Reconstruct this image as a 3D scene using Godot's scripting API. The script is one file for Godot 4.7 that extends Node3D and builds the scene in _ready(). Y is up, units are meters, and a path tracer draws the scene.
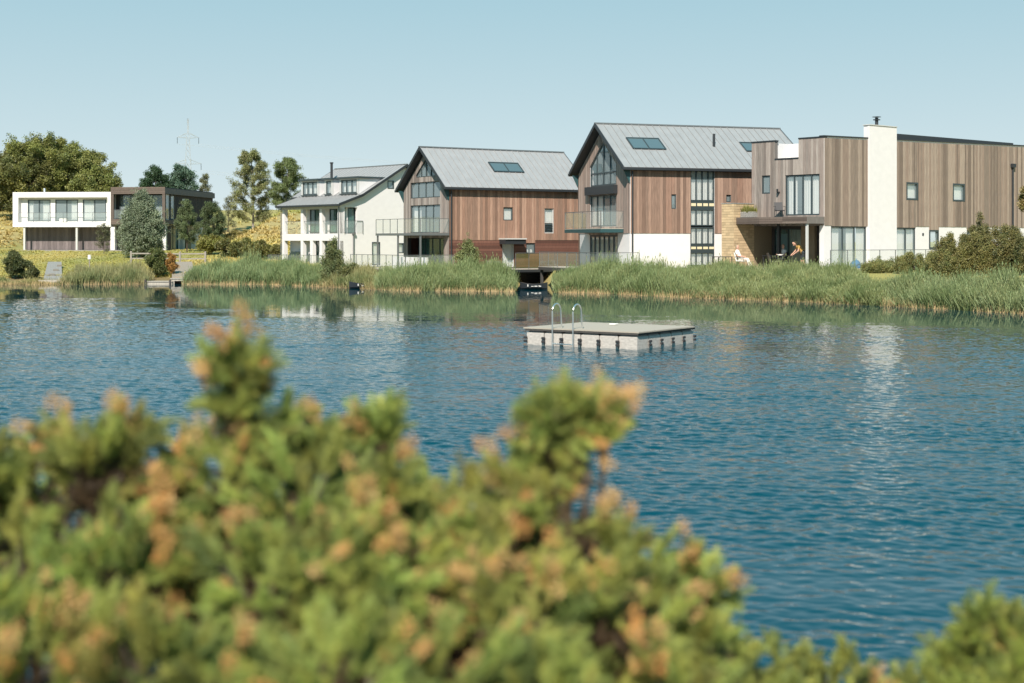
extends Node3D
# Lakeside houses seen over a gorse bush. Metres, y up, the water surface at y = 0; the camera looks along -z.

const EYE := 3.0
var M := {}
var rng := RandomNumberGenerator.new()
var taken := {}

# ---------------------------------------------------------------- mesh helpers
class MB:
	var v := PackedVector3Array()
	var n := PackedVector3Array()
	var c := PackedColorArray()
	var idx := PackedInt32Array()
	var tint := Color(1, 1, 1)
	var colored := false
	func tri(a: Vector3, b: Vector3, d: Vector3, out: Vector3) -> void:
		var nn := (b - a).cross(d - a)
		if nn.length_squared() < 1e-16:
			return
		nn = nn.normalized()
		var s := v.size()
		if nn.dot(out) < 0.0:
			nn = -nn
			v.append(a); v.append(b); v.append(d)
		else:
			v.append(a); v.append(d); v.append(b)
		for k in 3:
			n.append(nn); c.append(tint)
			idx.append(s + k)
	func quad(a: Vector3, b: Vector3, d: Vector3, e: Vector3, out: Vector3) -> void:
		tri(a, b, d, out); tri(a, d, e, out)
	# eight corners: bottom ring 0..3, top ring 4..7
	func hexa(p: Array) -> void:
		var m := Vector3.ZERO
		for q in p: m += q
		m /= 8.0
		for f in [[0, 1, 2, 3], [4, 5, 6, 7], [0, 1, 5, 4], [1, 2, 6, 5], [2, 3, 7, 6], [3, 0, 4, 7]]:
			var a: Vector3 = p[f[0]]; var b: Vector3 = p[f[1]]; var d: Vector3 = p[f[2]]; var e: Vector3 = p[f[3]]
			quad(a, b, d, e, (a + b + d + e) / 4.0 - m)
	func box(lo: Vector3, hi: Vector3) -> void:
		hexa([lo, Vector3(hi.x, lo.y, lo.z), Vector3(hi.x, lo.y, hi.z), Vector3(lo.x, lo.y, hi.z), Vector3(lo.x, hi.y, lo.z), Vector3(hi.x, hi.y, lo.z), hi, Vector3(lo.x, hi.y, hi.z)])
	# box with its upper and lower edges chamfered
	func cbox(lo: Vector3, hi: Vector3, r: float) -> void:
		var A := [lo, Vector3(hi.x, lo.y, lo.z), Vector3(hi.x, lo.y, hi.z), Vector3(lo.x, lo.y, hi.z)]
		var ctr := (lo + hi) / 2.0
		var rings := []
		for k in 4:
			var y: float = [lo.y, lo.y + r, hi.y - r, hi.y][k]
			var ins: float = [r, 0.0, 0.0, r][k]
			var ring := []
			for p in A:
				ring.append(Vector3(p.x - signf(p.x - ctr.x) * ins, y, p.z - signf(p.z - ctr.z) * ins))
			rings.append(ring)
		for k in 3:
			for j in 4:
				var a: Vector3 = rings[k][j]; var b: Vector3 = rings[k][(j + 1) % 4]; var d: Vector3 = rings[k + 1][(j + 1) % 4]; var e: Vector3 = rings[k + 1][j]
				quad(a, b, d, e, (a + d) / 2.0 - ctr)
		quad(rings[0][0], rings[0][1], rings[0][2], rings[0][3], Vector3.DOWN)
		quad(rings[3][0], rings[3][1], rings[3][2], rings[3][3], Vector3.UP)
	func tube(pts: Array, radii: Array, sides: int, caps := true) -> void:
		var rings := []
		for i in pts.size():
			var t: Vector3 = (pts[mini(i + 1, pts.size() - 1)] - pts[maxi(i - 1, 0)]).normalized()
			var u := t.cross(Vector3.UP if absf(t.y) < 0.95 else Vector3.RIGHT).normalized()
			var w := t.cross(u).normalized()
			var s := v.size()
			for k in sides:
				var a := TAU * k / sides
				var o := u * cos(a) + w * sin(a)
				v.append(pts[i] + o * radii[i]); n.append(o); c.append(tint)
			rings.append(s)
		for i in pts.size() - 1:
			for k in sides:
				var a: int = rings[i] + k; var b: int = rings[i] + (k + 1) % sides
				var d: int = rings[i + 1] + k; var e: int = rings[i + 1] + (k + 1) % sides
				if (v[b] - v[a]).cross(v[d] - v[a]).dot(n[a]) < 0.0:
					for q in [a, b, d, b, e, d]: idx.append(q)
				else:
					for q in [a, d, b, b, d, e]: idx.append(q)
		if caps:
			for q in [[0, 1], [pts.size() - 1, pts.size() - 2]]:
				var out: Vector3 = pts[q[0]] - pts[q[1]]
				for k in range(1, sides - 1):
					tri(v[rings[q[0]]], v[rings[q[0]] + k], v[rings[q[0]] + k + 1], out)
	func mesh() -> ArrayMesh:
		var arr := []
		arr.resize(Mesh.ARRAY_MAX)
		arr[Mesh.ARRAY_VERTEX] = v; arr[Mesh.ARRAY_NORMAL] = n; arr[Mesh.ARRAY_INDEX] = idx
		if colored: arr[Mesh.ARRAY_COLOR] = c
		var m := ArrayMesh.new()
		m.add_surface_from_arrays(Mesh.PRIMITIVE_TRIANGLES, arr)
		return m

func numbered(called: String) -> String:
	var k: int = taken.get(called, 0)
	taken[called] = k + 1
	return called if k == 0 else "%s_%03d" % [called, k]

func obj(called: String, mesh, mat: Material, parent: Node3D = null) -> MeshInstance3D:
	var o := MeshInstance3D.new()
	o.mesh = mesh.mesh() if mesh is MB else mesh
	o.material_override = mat
	o.cast_shadow = GeometryInstance3D.SHADOW_CASTING_SETTING_ON
	if parent == null:
		o.name = numbered(called)
		add_child(o)
	else:
		o.name = called
		parent.add_child(o, true)
	return o

func tag(o: Node, label: String, category: String, group := "", kind := "") -> void:
	if label: o.set_meta("label", label)
	if category: o.set_meta("category", category)
	if group: o.set_meta("group", group)
	if kind: o.set_meta("kind", kind)

func thing(called: String, label: String, category: String, at: Vector3, turn := 0.0, group := "") -> Node3D:
	var o := Node3D.new()
	o.name = numbered(called)
	add_child(o)
	o.position = at; o.rotation.y = turn
	tag(o, label, category, group)
	return o

func lin(r: float, g: float, b: float, a := 1.0) -> Color:
	var c := Color(r, g, b).linear_to_srgb()
	c.a = a
	return c

func mat(called: String, r: float, g: float, b: float, rough := 0.7, metal := 0.0, tex: Texture2D = null, scale := 1.0) -> StandardMaterial3D:
	var m := StandardMaterial3D.new()
	m.resource_name = called
	m.albedo_color = lin(r, g, b)
	m.roughness = rough; m.metallic = metal
	if tex:
		m.albedo_texture = tex
		m.uv1_triplanar = true
		m.uv1_world_triplanar = true
		m.uv1_scale = Vector3.ONE * scale
	M[called] = m
	return m

# grey texture of noise between lo and hi; sx, sy: waves across the tile; streaky when they differ
func noise_tex(size: int, sx: float, sy: float, lo: float, hi: float, sd: int, octaves := 4) -> ImageTexture:
	var f := FastNoiseLite.new()
	f.seed = sd; f.noise_type = FastNoiseLite.TYPE_SIMPLEX; f.frequency = 1.0
	f.fractal_octaves = octaves
	var im := Image.create(size, size, false, Image.FORMAT_RGB8)
	for y in size:
		for x in size:
			var u := float(x) / size; var w := float(y) / size
			# blend the seams so that the tile repeats
			var a := f.get_noise_2d(u * sx, w * sy)
			var b := f.get_noise_2d((u - 1.0) * sx, w * sy)
			var c := f.get_noise_2d(u * sx, (w - 1.0) * sy)
			var d := f.get_noise_2d((u - 1.0) * sx, (w - 1.0) * sy)
			var k := lerpf(lerpf(a, b, u), lerpf(c, d, u), w)
			k = lerpf(lo, hi, clampf(0.5 + k * 0.9, 0.0, 1.0))
			im.set_pixel(x, y, Color(k, k, k))
	return ImageTexture.create_from_image(im)

# ---------------------------------------------------------------- wall frames: u along the wall, y up, w outwards
class WF:
	var o: Vector3; var u: Vector3; var w: Vector3
	func _init(o_: Vector3, u_: Vector3, w_: Vector3) -> void:
		o = o_; u = u_; w = w_
	func at(a: float, y: float, d: float) -> Vector3:
		return o + u * a + Vector3(0, y, 0) + w * d

func fprism(mb: MB, f: WF, a: float, b: float, ya: float, yb: float, ta: float, tb: float, d0: float, d1: float) -> void:
	mb.hexa([f.at(a, ya, d0), f.at(b, yb, d0), f.at(b, yb, d1), f.at(a, ya, d1), f.at(a, ta, d0), f.at(b, tb, d0), f.at(b, tb, d1), f.at(a, ta, d1)])

func fbox(mb: MB, f: WF, a: float, b: float, y0: float, y1: float, d0: float, d1: float) -> void:
	fprism(mb, f, a, b, y0, y0, y1, y1, d0, d1)

func prof(p: Array, u: float) -> float:
	for k in p.size() - 1:
		if u <= p[k + 1][0] + 1e-6:
			return lerpf(p[k][1], p[k + 1][1], clampf((u - p[k][0]) / maxf(1e-6, p[k + 1][0] - p[k][0]), 0.0, 1.0))
	return p[-1][1]

# solid pieces of a wall strip [a, b] between y0 and the profile, openings (u0, u1, y0, ytop at u0, ytop at u1) left out
func strip(mb: MB, f: WF, a: float, b: float, y0: float, top: Array, holes: Array, d0: float, d1: float, pieces = null) -> void:
	var cuts := [a, b]
	for h in holes:
		for e in [h[0], h[1]]:
			if e > a + 0.004 and e < b - 0.004: cuts.append(e)
	for p in top:
		if p[0] > a + 0.004 and p[0] < b - 0.004: cuts.append(p[0])
	cuts.sort()
	for k in cuts.size() - 1:
		var l: float = cuts[k]; var r: float = cuts[k + 1]
		if r - l < 0.003: continue
		var m := (l + r) / 2.0
		var on := []
		for h in holes:
			if m > h[0] and m < h[1]: on.append(h)
		on.sort_custom(func(p, q): return p[2] < q[2])
		var la := y0; var lb := y0
		var lev := 0
		for h in on:
			if h[2] > la + 0.004: fprism(piece(mb, pieces, lev), f, l, r, la, lb, h[2], h[2], d0, d1)
			lev += 1
			var hp := [[h[0], h[3]], [h[1], h[4]]]
			la = prof(hp, l); lb = prof(hp, r)
		var ta := prof(top, l); var tb := prof(top, r)
		if ta > la + 0.004 or tb > lb + 0.004:
			fprism(piece(mb, pieces, lev), f, l, r, la, lb, maxf(ta, la), maxf(tb, lb), d0, d1)

func piece(mb: MB, pieces, lev: int) -> MB:
	if pieces == null: return mb
	if not pieces.has(lev): pieces[lev] = MB.new()
	return pieces[lev]

func hole(u0: float, u1: float, y0: float, y1: float) -> Array:
	return [u0, u1, y0, y1, y1]

func wall(called: String, f: WF, a: float, b: float, y0: float, top: Array, holes: Array, d0: float, d1: float, m: Material, parent: Node3D) -> MeshInstance3D:
	var mb := MB.new()
	strip(mb, f, a, b, y0, top, holes, d0, d1)
	return obj(called, mb, m, parent)

# upright boards, each a part of the wall it clads
func boards(f: WF, a: float, b: float, y0: float, top: Array, holes: Array, d0: float, wide: float, mats: Array, parent: Node3D) -> void:
	var n := int(round((b - a) / wide))
	var w := (b - a) / n
	for k in n:
		var got := {}
		strip(null, f, a + k * w + 0.006, a + (k + 1) * w - 0.006, y0, top, holes, d0, d0 + 0.028 + 0.008 * rng.randf(), got)
		for q in got:
			obj("cladding_board", got[q], mats[rng.randi() % mats.size()], parent)

func level_boards(f: WF, a: float, b: float, y0: float, y1: float, holes: Array, d0: float, high: float, mats: Array, parent: Node3D) -> void:
	var n := int(round((y1 - y0) / high))
	var h := (y1 - y0) / n
	for k in n:
		var lo := y0 + k * h + 0.006; var hi := y0 + (k + 1) * h - 0.006
		var mb := MB.new()
		var cuts := []
		for q in holes:
			if q[2] < hi and q[3] > lo: cuts.append([q[0], q[1]])
		cuts.sort_custom(func(p, q): return p[0] < q[0])
		var l := a
		var d := d0 + 0.03 + 0.012 * rng.randf()
		for q in cuts:
			if q[0] > l: obj("cladding_board", MB_box(f, l, q[0], lo, hi, d0, d), mats[rng.randi() % mats.size()], parent)
			l = maxf(l, q[1])
		if l < b: fbox(mb, f, l, b, lo, hi, d0, d)
		if mb.v.size() > 0:
			obj("cladding_board", mb, mats[rng.randi() % mats.size()], parent)

# a window: frame with mullions, one pane per light, curtains or a blind behind
func window(called: String, f: WF, u0: float, u1: float, y0: float, y1: float, cols: int, rows: int, parent: Node3D, o := {}) -> MeshInstance3D:
	var t: float = o.get("bar", 0.06); var d0: float = o.get("d0", -0.12); var d1: float = o.get("d1", -0.02)
	var yl: float = o.get("yl", y1); var yr: float = o.get("yr", y1)
	var top := [[u0, yl], [u1, yr]]
	var mb := MB.new()
	var cu := []
	for k in cols + 1:
		var c := lerpf(u0, u1, float(k) / cols)
		cu.append(c)
		var l := maxf(u0, c - t / 2.0) if k < cols else u1 - t
		if k == 0: l = u0
		var r := l + t
		fprism(mb, f, l, r, y0, y0, prof(top, l), prof(top, r), d0, d1)
	for k in cols:
		var l: float = (u0 + t) if k == 0 else (cu[k] + t / 2.0)
		var r: float = (u1 - t) if k == cols - 1 else (cu[k + 1] - t / 2.0)
		fprism(mb, f, l, r, y0, y0, y0 + t, y0 + t, d0 + 0.004, d1 - 0.004)
		fprism(mb, f, l, r, prof(top, l) - t, prof(top, r) - t, prof(top, l), prof(top, r), d0 + 0.004, d1 - 0.004)
		for j in range(1, rows):
			var yy := lerpf(y0, minf(yl, yr), float(j) / rows) if not o.has("transoms") else float(o.transoms[j - 1])
			if yy + t < minf(prof(top, l), prof(top, r)):
				fbox(mb, f, l, r, yy - t / 2.0, yy + t / 2.0, d0 + 0.006, d1 - 0.006)
	var fr := obj(called, mb, o.get("frame", M.frame), parent)
	var dm := (d0 + d1) / 2.0
	for k in cols:
		var l: float = cu[k] + t * 0.5; var r: float = cu[k + 1] - t * 0.5
		var pm := MB.new()
		var tl := prof(top, l) - t * 0.5; var tr := prof(top, r) - t * 0.5
		pm.quad(f.at(l, y0 + t * 0.5, dm), f.at(r, y0 + t * 0.5, dm), f.at(r, tr, dm), f.at(l, tl, dm), f.w)
		obj("pane", pm, o.get("glass", M.glass), fr)
	for q in o.get("curtains", []):
		curtain(f, q[0], q[1], y0 + 0.03, (q[2] if q.size() > 2 else minf(yl, yr) - 0.02), d0 - 0.12, fr, o.get("cloth", M.curtain))
	for q in o.get("blinds", []):
		var bm := MB.new()
		fbox(bm, f, q[0], q[1], q[2], q[3], d0 - 0.07, d0 - 0.055)
		obj("blind", bm, o.get("cloth", M.blind), fr)
	return fr

func curtain(f: WF, a: float, b: float, y0: float, y1: float, d: float, parent: Node3D, m: Material) -> void:
	var mb := MB.new()
	var n := maxi(6, int((b - a) / 0.05))
	var ph := rng.randf() * 6.0
	for k in n:
		var p := lerpf(a, b, float(k) / n); var q := lerpf(a, b, float(k + 1) / n)
		var dp := d + 0.035 * sin(p * 38.0 + ph) + 0.01 * sin(p * 91.0); var dq := d + 0.035 * sin(q * 38.0 + ph) + 0.01 * sin(q * 91.0)
		mb.quad(f.at(p, y0, dp), f.at(q, y0, dq), f.at(q, y1, dq), f.at(p, y1, dp), f.w)
	obj("curtain", mb, m, parent)

# glass balustrade: panes between slim posts under a rail
func balustrade(parent: Node3D, p: Vector3, q: Vector3, high: float, panes: int, rail: Material, glass: Material, infill := 0) -> void:
	var along := (q - p); var L := along.length(); var u := along / L
	var f := WF.new(p, u, u.cross(Vector3.UP).normalized())
	var b := obj("balustrade_rail", MB_box(f, 0.0, L, high - 0.035, high, -0.022, 0.022), rail, parent)
	for k in panes + 1:
		var c := L * k / panes
		obj("post", MB_box(f, c - 0.018, c + 0.018, 0.0, high - 0.036, -0.018, 0.018), rail, b)
	for k in panes:
		var l := L * k / panes + 0.03; var r := L * (k + 1) / panes - 0.03
		if infill > 0:
			for j in infill:
				var c := lerpf(l, r, (j + 0.5) / infill)
				obj("bar", MB_box(f, c - 0.008, c + 0.008, 0.06, high - 0.036, -0.006, 0.006), rail, b)
		if glass:
			var pm := MB.new()
			pm.quad(f.at(l, 0.06, 0.0), f.at(r, 0.06, 0.0), f.at(r, high - 0.05, 0.0), f.at(l, high - 0.05, 0.0), f.w)
			obj("pane", pm, glass, b)

func MB_box(f: WF, a: float, b: float, y0: float, y1: float, d0: float, d1: float) -> MB:
	var mb := MB.new()
	fbox(mb, f, a, b, y0, y1, d0, d1)
	return mb

func bx(called: String, lo: Vector3, hi: Vector3, m: Material, parent: Node3D, r := 0.0) -> MeshInstance3D:
	var mb := MB.new()
	if r > 0.0: mb.cbox(lo, hi, r)
	else: mb.box(lo, hi)
	return obj(called, mb, m, parent)

func pipe(called: String, pts: Array, r: float, m: Material, parent: Node3D, sides := 8) -> MeshInstance3D:
	var mb := MB.new()
	var rr := []
	for p in pts: rr.append(r)
	mb.tube(pts, rr, sides)
	return obj(called, mb, m, parent)

# one pitch of a metal roof from x0 to x1: eave line at (z0, y0), ridge at (z1, y1), with standing seams
func roof_pitch(x0: float, x1: float, z0: float, y0: float, z1: float, y1: float, thick: float, m: Material, edge: Material, parent: Node3D, pitch := 0.5) -> MeshInstance3D:
	var dn := Vector3(0, -thick, 0)
	var mb := MB.new()
	mb.hexa([Vector3(x0, y0, z0) + dn, Vector3(x1, y0, z0) + dn, Vector3(x1, y1, z1) + dn, Vector3(x0, y1, z1) + dn, Vector3(x0, y0, z0), Vector3(x1, y0, z0), Vector3(x1, y1, z1), Vector3(x0, y1, z1)])
	var r := obj("roof_slope", mb, m, parent)
	var so := MB.new()
	var d2 := Vector3(0, -thick - 0.03, 0); var d1 := Vector3(0, -thick - 0.002, 0)
	so.hexa([Vector3(x0, y0, z0) + d2, Vector3(x1, y0, z0) + d2, Vector3(x1, y1, z1) + d2, Vector3(x0, y1, z1) + d2, Vector3(x0, y0, z0) + d1, Vector3(x1, y0, z0) + d1, Vector3(x1, y1, z1) + d1, Vector3(x0, y1, z1) + d1])
	obj("soffit", so, edge, r)
	var nrm := Vector3(0, absf(z1 - z0), (y1 - y0) * signf(z0 - z1)).normalized()
	var n := int(round((x1 - x0) / pitch))
	for k in n + 1:
		var x := lerpf(x0 + 0.03, x1 - 0.03, float(k) / n)
		var s := MB.new()
		var w := 0.012
		var A := Vector3(x - w, y0, z0) + nrm * 0.002; var B := Vector3(x + w, y0, z0) + nrm * 0.002
		var C := Vector3(x + w, y1, z1) + nrm * 0.002; var D := Vector3(x - w, y1, z1) + nrm * 0.002
		var up := nrm * 0.042
		s.hexa([A, B, C, D, A + up, B + up, C + up, D + up])
		obj("seam", s, m, r)
	# verge and eave trims
	var e := 0.05
	for x in [x0 - e, x1]:
		var tr := MB.new()
		tr.hexa([Vector3(x, y0 - thick - 0.03, z0), Vector3(x + e, y0 - thick - 0.03, z0), Vector3(x + e, y1 - thick - 0.03, z1), Vector3(x, y1 - thick - 0.03, z1), Vector3(x, y0 + 0.05, z0), Vector3(x + e, y0 + 0.05, z0), Vector3(x + e, y1 + 0.05, z1), Vector3(x, y1 + 0.05, z1)])
		obj("verge_board", tr, edge, r)
	var g := MB.new()
	var sg := signf(z0 - z1)
	g.box(Vector3(x0 - e, y0 - 0.18, minf(z0 + sg * 0.002, z0 + sg * 0.12)), Vector3(x1 + e, y0 - 0.02, maxf(z0 + sg * 0.002, z0 + sg * 0.12)))
	obj("gutter", g, edge, r)
	return r

func skylight(x0: float, x1: float, z0: float, z1: float, zr: float, ye: float, ze: float, yr: float, parent: Node3D) -> void:
	var Y := func(z: float) -> float: return lerpf(ye, yr, (z - ze) / (zr - ze))
	var up := Vector3(0, absf(zr - ze), (yr - ye) * signf(ze - zr)).normalized()
	var mb := MB.new()
	var xs := [x0, (x0 + x1) / 2.0 - 0.03, (x0 + x1) / 2.0 + 0.03, x1]
	var bar := func(a: float, b: float, p: float, q: float) -> void:
		var c := [Vector3(a, Y.call(p), p), Vector3(b, Y.call(p), p), Vector3(b, Y.call(q), q), Vector3(a, Y.call(q), q)]
		mb.hexa([c[0] + up * 0.004, c[1] + up * 0.004, c[2] + up * 0.004, c[3] + up * 0.004, c[0] + up * 0.09, c[1] + up * 0.09, c[2] + up * 0.09, c[3] + up * 0.09])
	var dz := signf(z1 - z0) * 0.07
	bar.call(x0, x1, z0, z0 + dz); bar.call(x0, x1, z1 - dz, z1)
	for k in [[0, 0.07], [1, 0.06], [3, -0.07]]:
		bar.call(minf(xs[k[0]], xs[k[0]] + k[1]), maxf(xs[k[0]], xs[k[0]] + k[1]), z0 + dz, z1 - dz)
	var fr := obj("skylight", mb, M.frame, parent)
	for k in [[xs[0] + 0.07, xs[1]], [xs[2], xs[3] - 0.07]]:
		var pm := MB.new()
		var p0 := z0 + dz; var p1 := z1 - dz
		pm.quad(Vector3(k[0], Y.call(p0), p0) + up * 0.055, Vector3(k[1], Y.call(p0), p0) + up * 0.055, Vector3(k[1], Y.call(p1), p1) + up * 0.055, Vector3(k[0], Y.call(p1), p1) + up * 0.055, up)
		obj("pane", pm, M.roof_glass, fr)
# ---------------------------------------------------------------- setting
const SHORE := [[-120.0, 88.0], [-70.0, 94.0], [-43.1, 97.0], [-35.3, 98.1], [-27.3, 99.2], [-17.6, 99.2], [-11.2, 92.7], [-6.9, 87.1], [-0.7, 85.3], [5.1, 82.0], [10.0, 75.5], [14.4, 71.1], [17.9, 65.6], [21.3, 59.2], [23.6, 52.7], [25.7, 46.4], [30.0, 32.0], [36.0, 18.0], [60.0, 5.0], [120.0, 0.0]]
const CALM := [[-60.0, 25.0], [-35.0, 26.0], [-20.0, 30.0], [-10.0, 37.0], [0.0, 30.0], [12.0, 23.0], [30.0, 20.0]]
var shape_noise := FastNoiseLite.new()
var fine_noise := FastNoiseLite.new()

func shore(x: float) -> float:
	var s := prof(SHORE, x) + 0.5 * shape_noise.get_noise_2d(x * 9.0, 7.0)
	# the narrow inlet under the footbridge
	return s + 16.0 * smoothstep(0.0, 0.5, x + 0.1) * smoothstep(0.0, 0.5, 2.75 - x)

func near_shore(x: float) -> float:
	return 9.5 + 0.45 * shape_noise.get_noise_2d(x * 14.0, 91.0)

func ground_y(x: float, d: float) -> float:
	var lev := prof([[-70.0, 0.95], [-20.0, 0.95], [-13.0, 0.82], [-4.0, 1.0], [7.0, 1.15], [18.0, 1.3], [40.0, 1.6]], x)
	var s := (d - shore(x)) * 0.85
	var h := -1.6
	if s > -4.0:
		h = lerpf(-1.6, -0.05, smoothstep(-4.0, 0.0, s))
		if s > 0.0:
			h = lerpf(-0.05, 0.55, smoothstep(0.0, 2.5, s)) + (lev - 0.55) * smoothstep(2.0, 9.0, s)
			var west := smoothstep(-12.0, -22.0, x)
			h += west * 1.05 * clampf((s - 9.0) / 30.0, 0.0, 1.0)
			# the hill behind and beside the flat roofed house
			var start := 38.0
			if x > -52.5 and x < -34.0: start = 62.0
			elif x >= -34.0: start = lerpf(62.0, 24.0, smoothstep(-34.0, -28.0, x))
			elif x > -58.0: start = lerpf(38.0, 62.0, smoothstep(-58.0, -52.5, x))
			h += smoothstep(-8.0, -16.0, x) * 6.2 * smoothstep(start, start + 62.0, s)
			h += 0.16 * shape_noise.get_noise_2d(x * 4.0, d * 4.0) * smoothstep(4.0, 12.0, s)
	if d < 30.0:
		var n := near_shore(x)
		var t := n - d
		if t > -4.0 and t > s:
			h = lerpf(-1.6, 0.0, smoothstep(-4.0, 0.0, t))
			if t > 0.0:
				h = 1.4 * smoothstep(-1.2, 6.5, t) - 0.037 + 0.07 * fine_noise.get_noise_2d(x * 30.0, d * 30.0) * smoothstep(0.0, 1.0, t)
	return h

func make_materials() -> void:
	var grain := noise_tex(256, 44.0, 2.5, 0.80, 1.0, 11)
	var blotch := noise_tex(256, 7.0, 7.0, 0.965, 1.0, 12)
	var fine := noise_tex(256, 30.0, 30.0, 0.6, 1.0, 13, 5)
	var stain := noise_tex(256, 6.0, 9.0, 0.82, 1.0, 17, 5)
	var zinc := noise_tex(256, 5.0, 3.0, 0.92, 1.0, 14)
	mat("render_white", 0.685, 0.672, 0.665, 0.85, 0, blotch, 0.23)
	mat("roof_zinc", 0.335, 0.34, 0.34, 0.55, 0.15, zinc, 0.3)
	mat("roof_zinc_b", 0.31, 0.32, 0.32, 0.55, 0.15, zinc, 0.27)
	mat("frame", 0.035, 0.05, 0.055, 0.45)
	mat("frame_pale", 0.5, 0.5, 0.48, 0.5)
	mat("black_trim", 0.022, 0.026, 0.03, 0.5)
	mat("teal_trim", 0.02, 0.065, 0.07, 0.5)
	mat("rail_grey", 0.22, 0.23, 0.23, 0.4, 0.6)
	mat("curtain", 0.72, 0.72, 0.68, 0.95)
	M.curtain.backlight_enabled = true; M.curtain.backlight = Color(0.5, 0.5, 0.48)
	mat("blind", 0.78, 0.76, 0.70, 0.9)
	mat("cream_blind", 0.62, 0.55, 0.36, 0.9)
	mat("interior", 0.42, 0.40, 0.36, 0.9)
	mat("floor_wood", 0.20, 0.13, 0.08, 0.6)
	mat("deck_wood", 0.50, 0.46, 0.39, 0.85, 0, grain, 0.6)
	mat("deck_dark", 0.07, 0.065, 0.06, 0.85, 0, grain, 0.6)
	mat("brick_wall", 0.46, 0.36, 0.23, 0.9, 0, fine, 0.8)
	mat("concrete", 0.40, 0.385, 0.35, 0.9, 0, fine, 0.4)
	mat("canopy_wood", 0.20, 0.18, 0.165, 0.8, 0, grain, 0.5)
	mat("raft_wood", 0.37, 0.335, 0.275, 0.85, 0, blotch, 2.0)
	mat("float_plastic", 0.53, 0.50, 0.455, 0.55, 0, stain, 1.4)
	mat("float_dark", 0.03, 0.03, 0.032, 0.6)
	mat("steel", 0.72, 0.72, 0.70, 0.28, 0.9)
	mat("galvanised_haze", 0.42, 0.46, 0.48, 0.7, 0.2)  # pale blue grey: distance haze on the pylon is put into the colour
	mat("bark", 0.10, 0.075, 0.055, 0.95, 0, grain, 1.5)
	mat("bark_pale", 0.34, 0.31, 0.27, 0.9, 0, grain, 1.5)
	mat("stone", 0.30, 0.28, 0.24, 0.95, 0, fine, 1.0)
	mat("cover_green", 0.02, 0.035, 0.028, 0.7)
	mat("blue_fabric", 0.01, 0.13, 0.30, 0.7)
	mat("white_plastic", 0.75, 0.73, 0.68, 0.5)
	mat("dark_furniture", 0.02, 0.02, 0.022, 0.5)
	mat("hull_dark", 0.02, 0.025, 0.03, 0.4)
	M.wood_red = []; M.wood_c = []; M.wood_grey = []; M.wood_low = []; M.gable_shaded = []; M.wood_black = []; M.ground_panel = []; M.wood_e = []; M.gable_sunlit = []
	for k in 7:
		var q: float = [0.70, 0.85, 0.95, 1.02, 1.10, 1.19, 1.36][k]
		var g := rng.randf_range(-0.012, 0.012)
		M.wood_red.append(mat("wood_red%d" % k, 0.335 * q, (0.205 + g) * q, (0.145 + g) * q, 0.85, 0, grain, 0.35))
		M.wood_c.append(mat("wood_c%d" % k, 0.295 * q, (0.19 + g) * q, (0.14 + g) * q, 0.85, 0, grain, 0.35))
		M.wood_grey.append(mat("wood_grey%d" % k, 0.285 * q, (0.22 + g) * q, (0.175 + g) * q, 0.85, 0, grain, 0.35))
		M.gable_shaded.append(mat("gable_shaded%d" % k, 0.31 * q, (0.262 + g) * q, (0.23 + g) * q, 0.85, 0, grain, 0.35))  # greyed boards: the shade on the gable side is in the colour
		M.gable_sunlit.append(mat("gable_sunlit%d" % k, 0.36 * q, (0.27 + g) * q, (0.225 + g) * q, 0.85, 0, grain, 0.35))  # paler copy of the house boards: sunlight on the gable is in the colour
		M.wood_low.append(mat("wood_low%d" % k, 0.150 * q, (0.066 + g * 0.4) * q, (0.046 + g * 0.4) * q, 0.85, 0, grain, 0.35))
		M.wood_black.append(mat("wood_black%d" % k, 0.028 * q, 0.025 * q, 0.027 * q, 0.8, 0, grain, 0.35))
		M.wood_e.append(mat("wood_e%d" % k, 0.15 * q, (0.115 + g * .4) * q, (0.095 + g * .4) * q, 0.85, 0, grain, 0.35))
		M.ground_panel.append(mat("ground_panel%d" % k, 0.17 * q, 0.142 * q, 0.138 * q, 0.8, 0, grain, 0.35))
	var gl := mat("glass", 0.50, 0.62, 0.64, 0.02, 0.22)
	gl.transparency = BaseMaterial3D.TRANSPARENCY_ALPHA; gl.albedo_color.a = 0.18
	var gg := mat("glass_green", 0.10, 0.24, 0.21, 0.02, 0.10)
	gg.transparency = BaseMaterial3D.TRANSPARENCY_ALPHA; gg.albedo_color.a = 0.45
	var gb := mat("glass_clear", 0.50, 0.58, 0.54, 0.02, 0.05)
	gb.transparency = BaseMaterial3D.TRANSPARENCY_ALPHA; gb.albedo_color.a = 0.14
	var go := mat("glass_olive", 0.17, 0.17, 0.06, 0.04, 0.03)
	go.transparency = BaseMaterial3D.TRANSPARENCY_ALPHA; go.albedo_color.a = 0.38
	mat("roof_glass", 0.16, 0.22, 0.23, 0.05, 0.5)
	for q in ["ground", "leaf", "needle", "reed", "body", "gorse"]:
		var m := mat(q, 1, 1, 1, 0.75)
		m.vertex_color_use_as_albedo = true
	M.ground.roughness = 0.95
	M.ground.albedo_texture = fine; M.ground.uv1_triplanar = true; M.ground.uv1_world_triplanar = true; M.ground.uv1_scale = Vector3.ONE * 0.45
	for q in ["leaf", "needle", "reed", "gorse"]:
		M[q].backlight_enabled = true
		M[q].backlight = Color(0.32, 0.32, 0.2)
		M[q].roughness = 0.6
	var w := mat("water", 0.0005, 0.038, 0.055, 0.03)
	w.metallic_specular = 0.36

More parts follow.
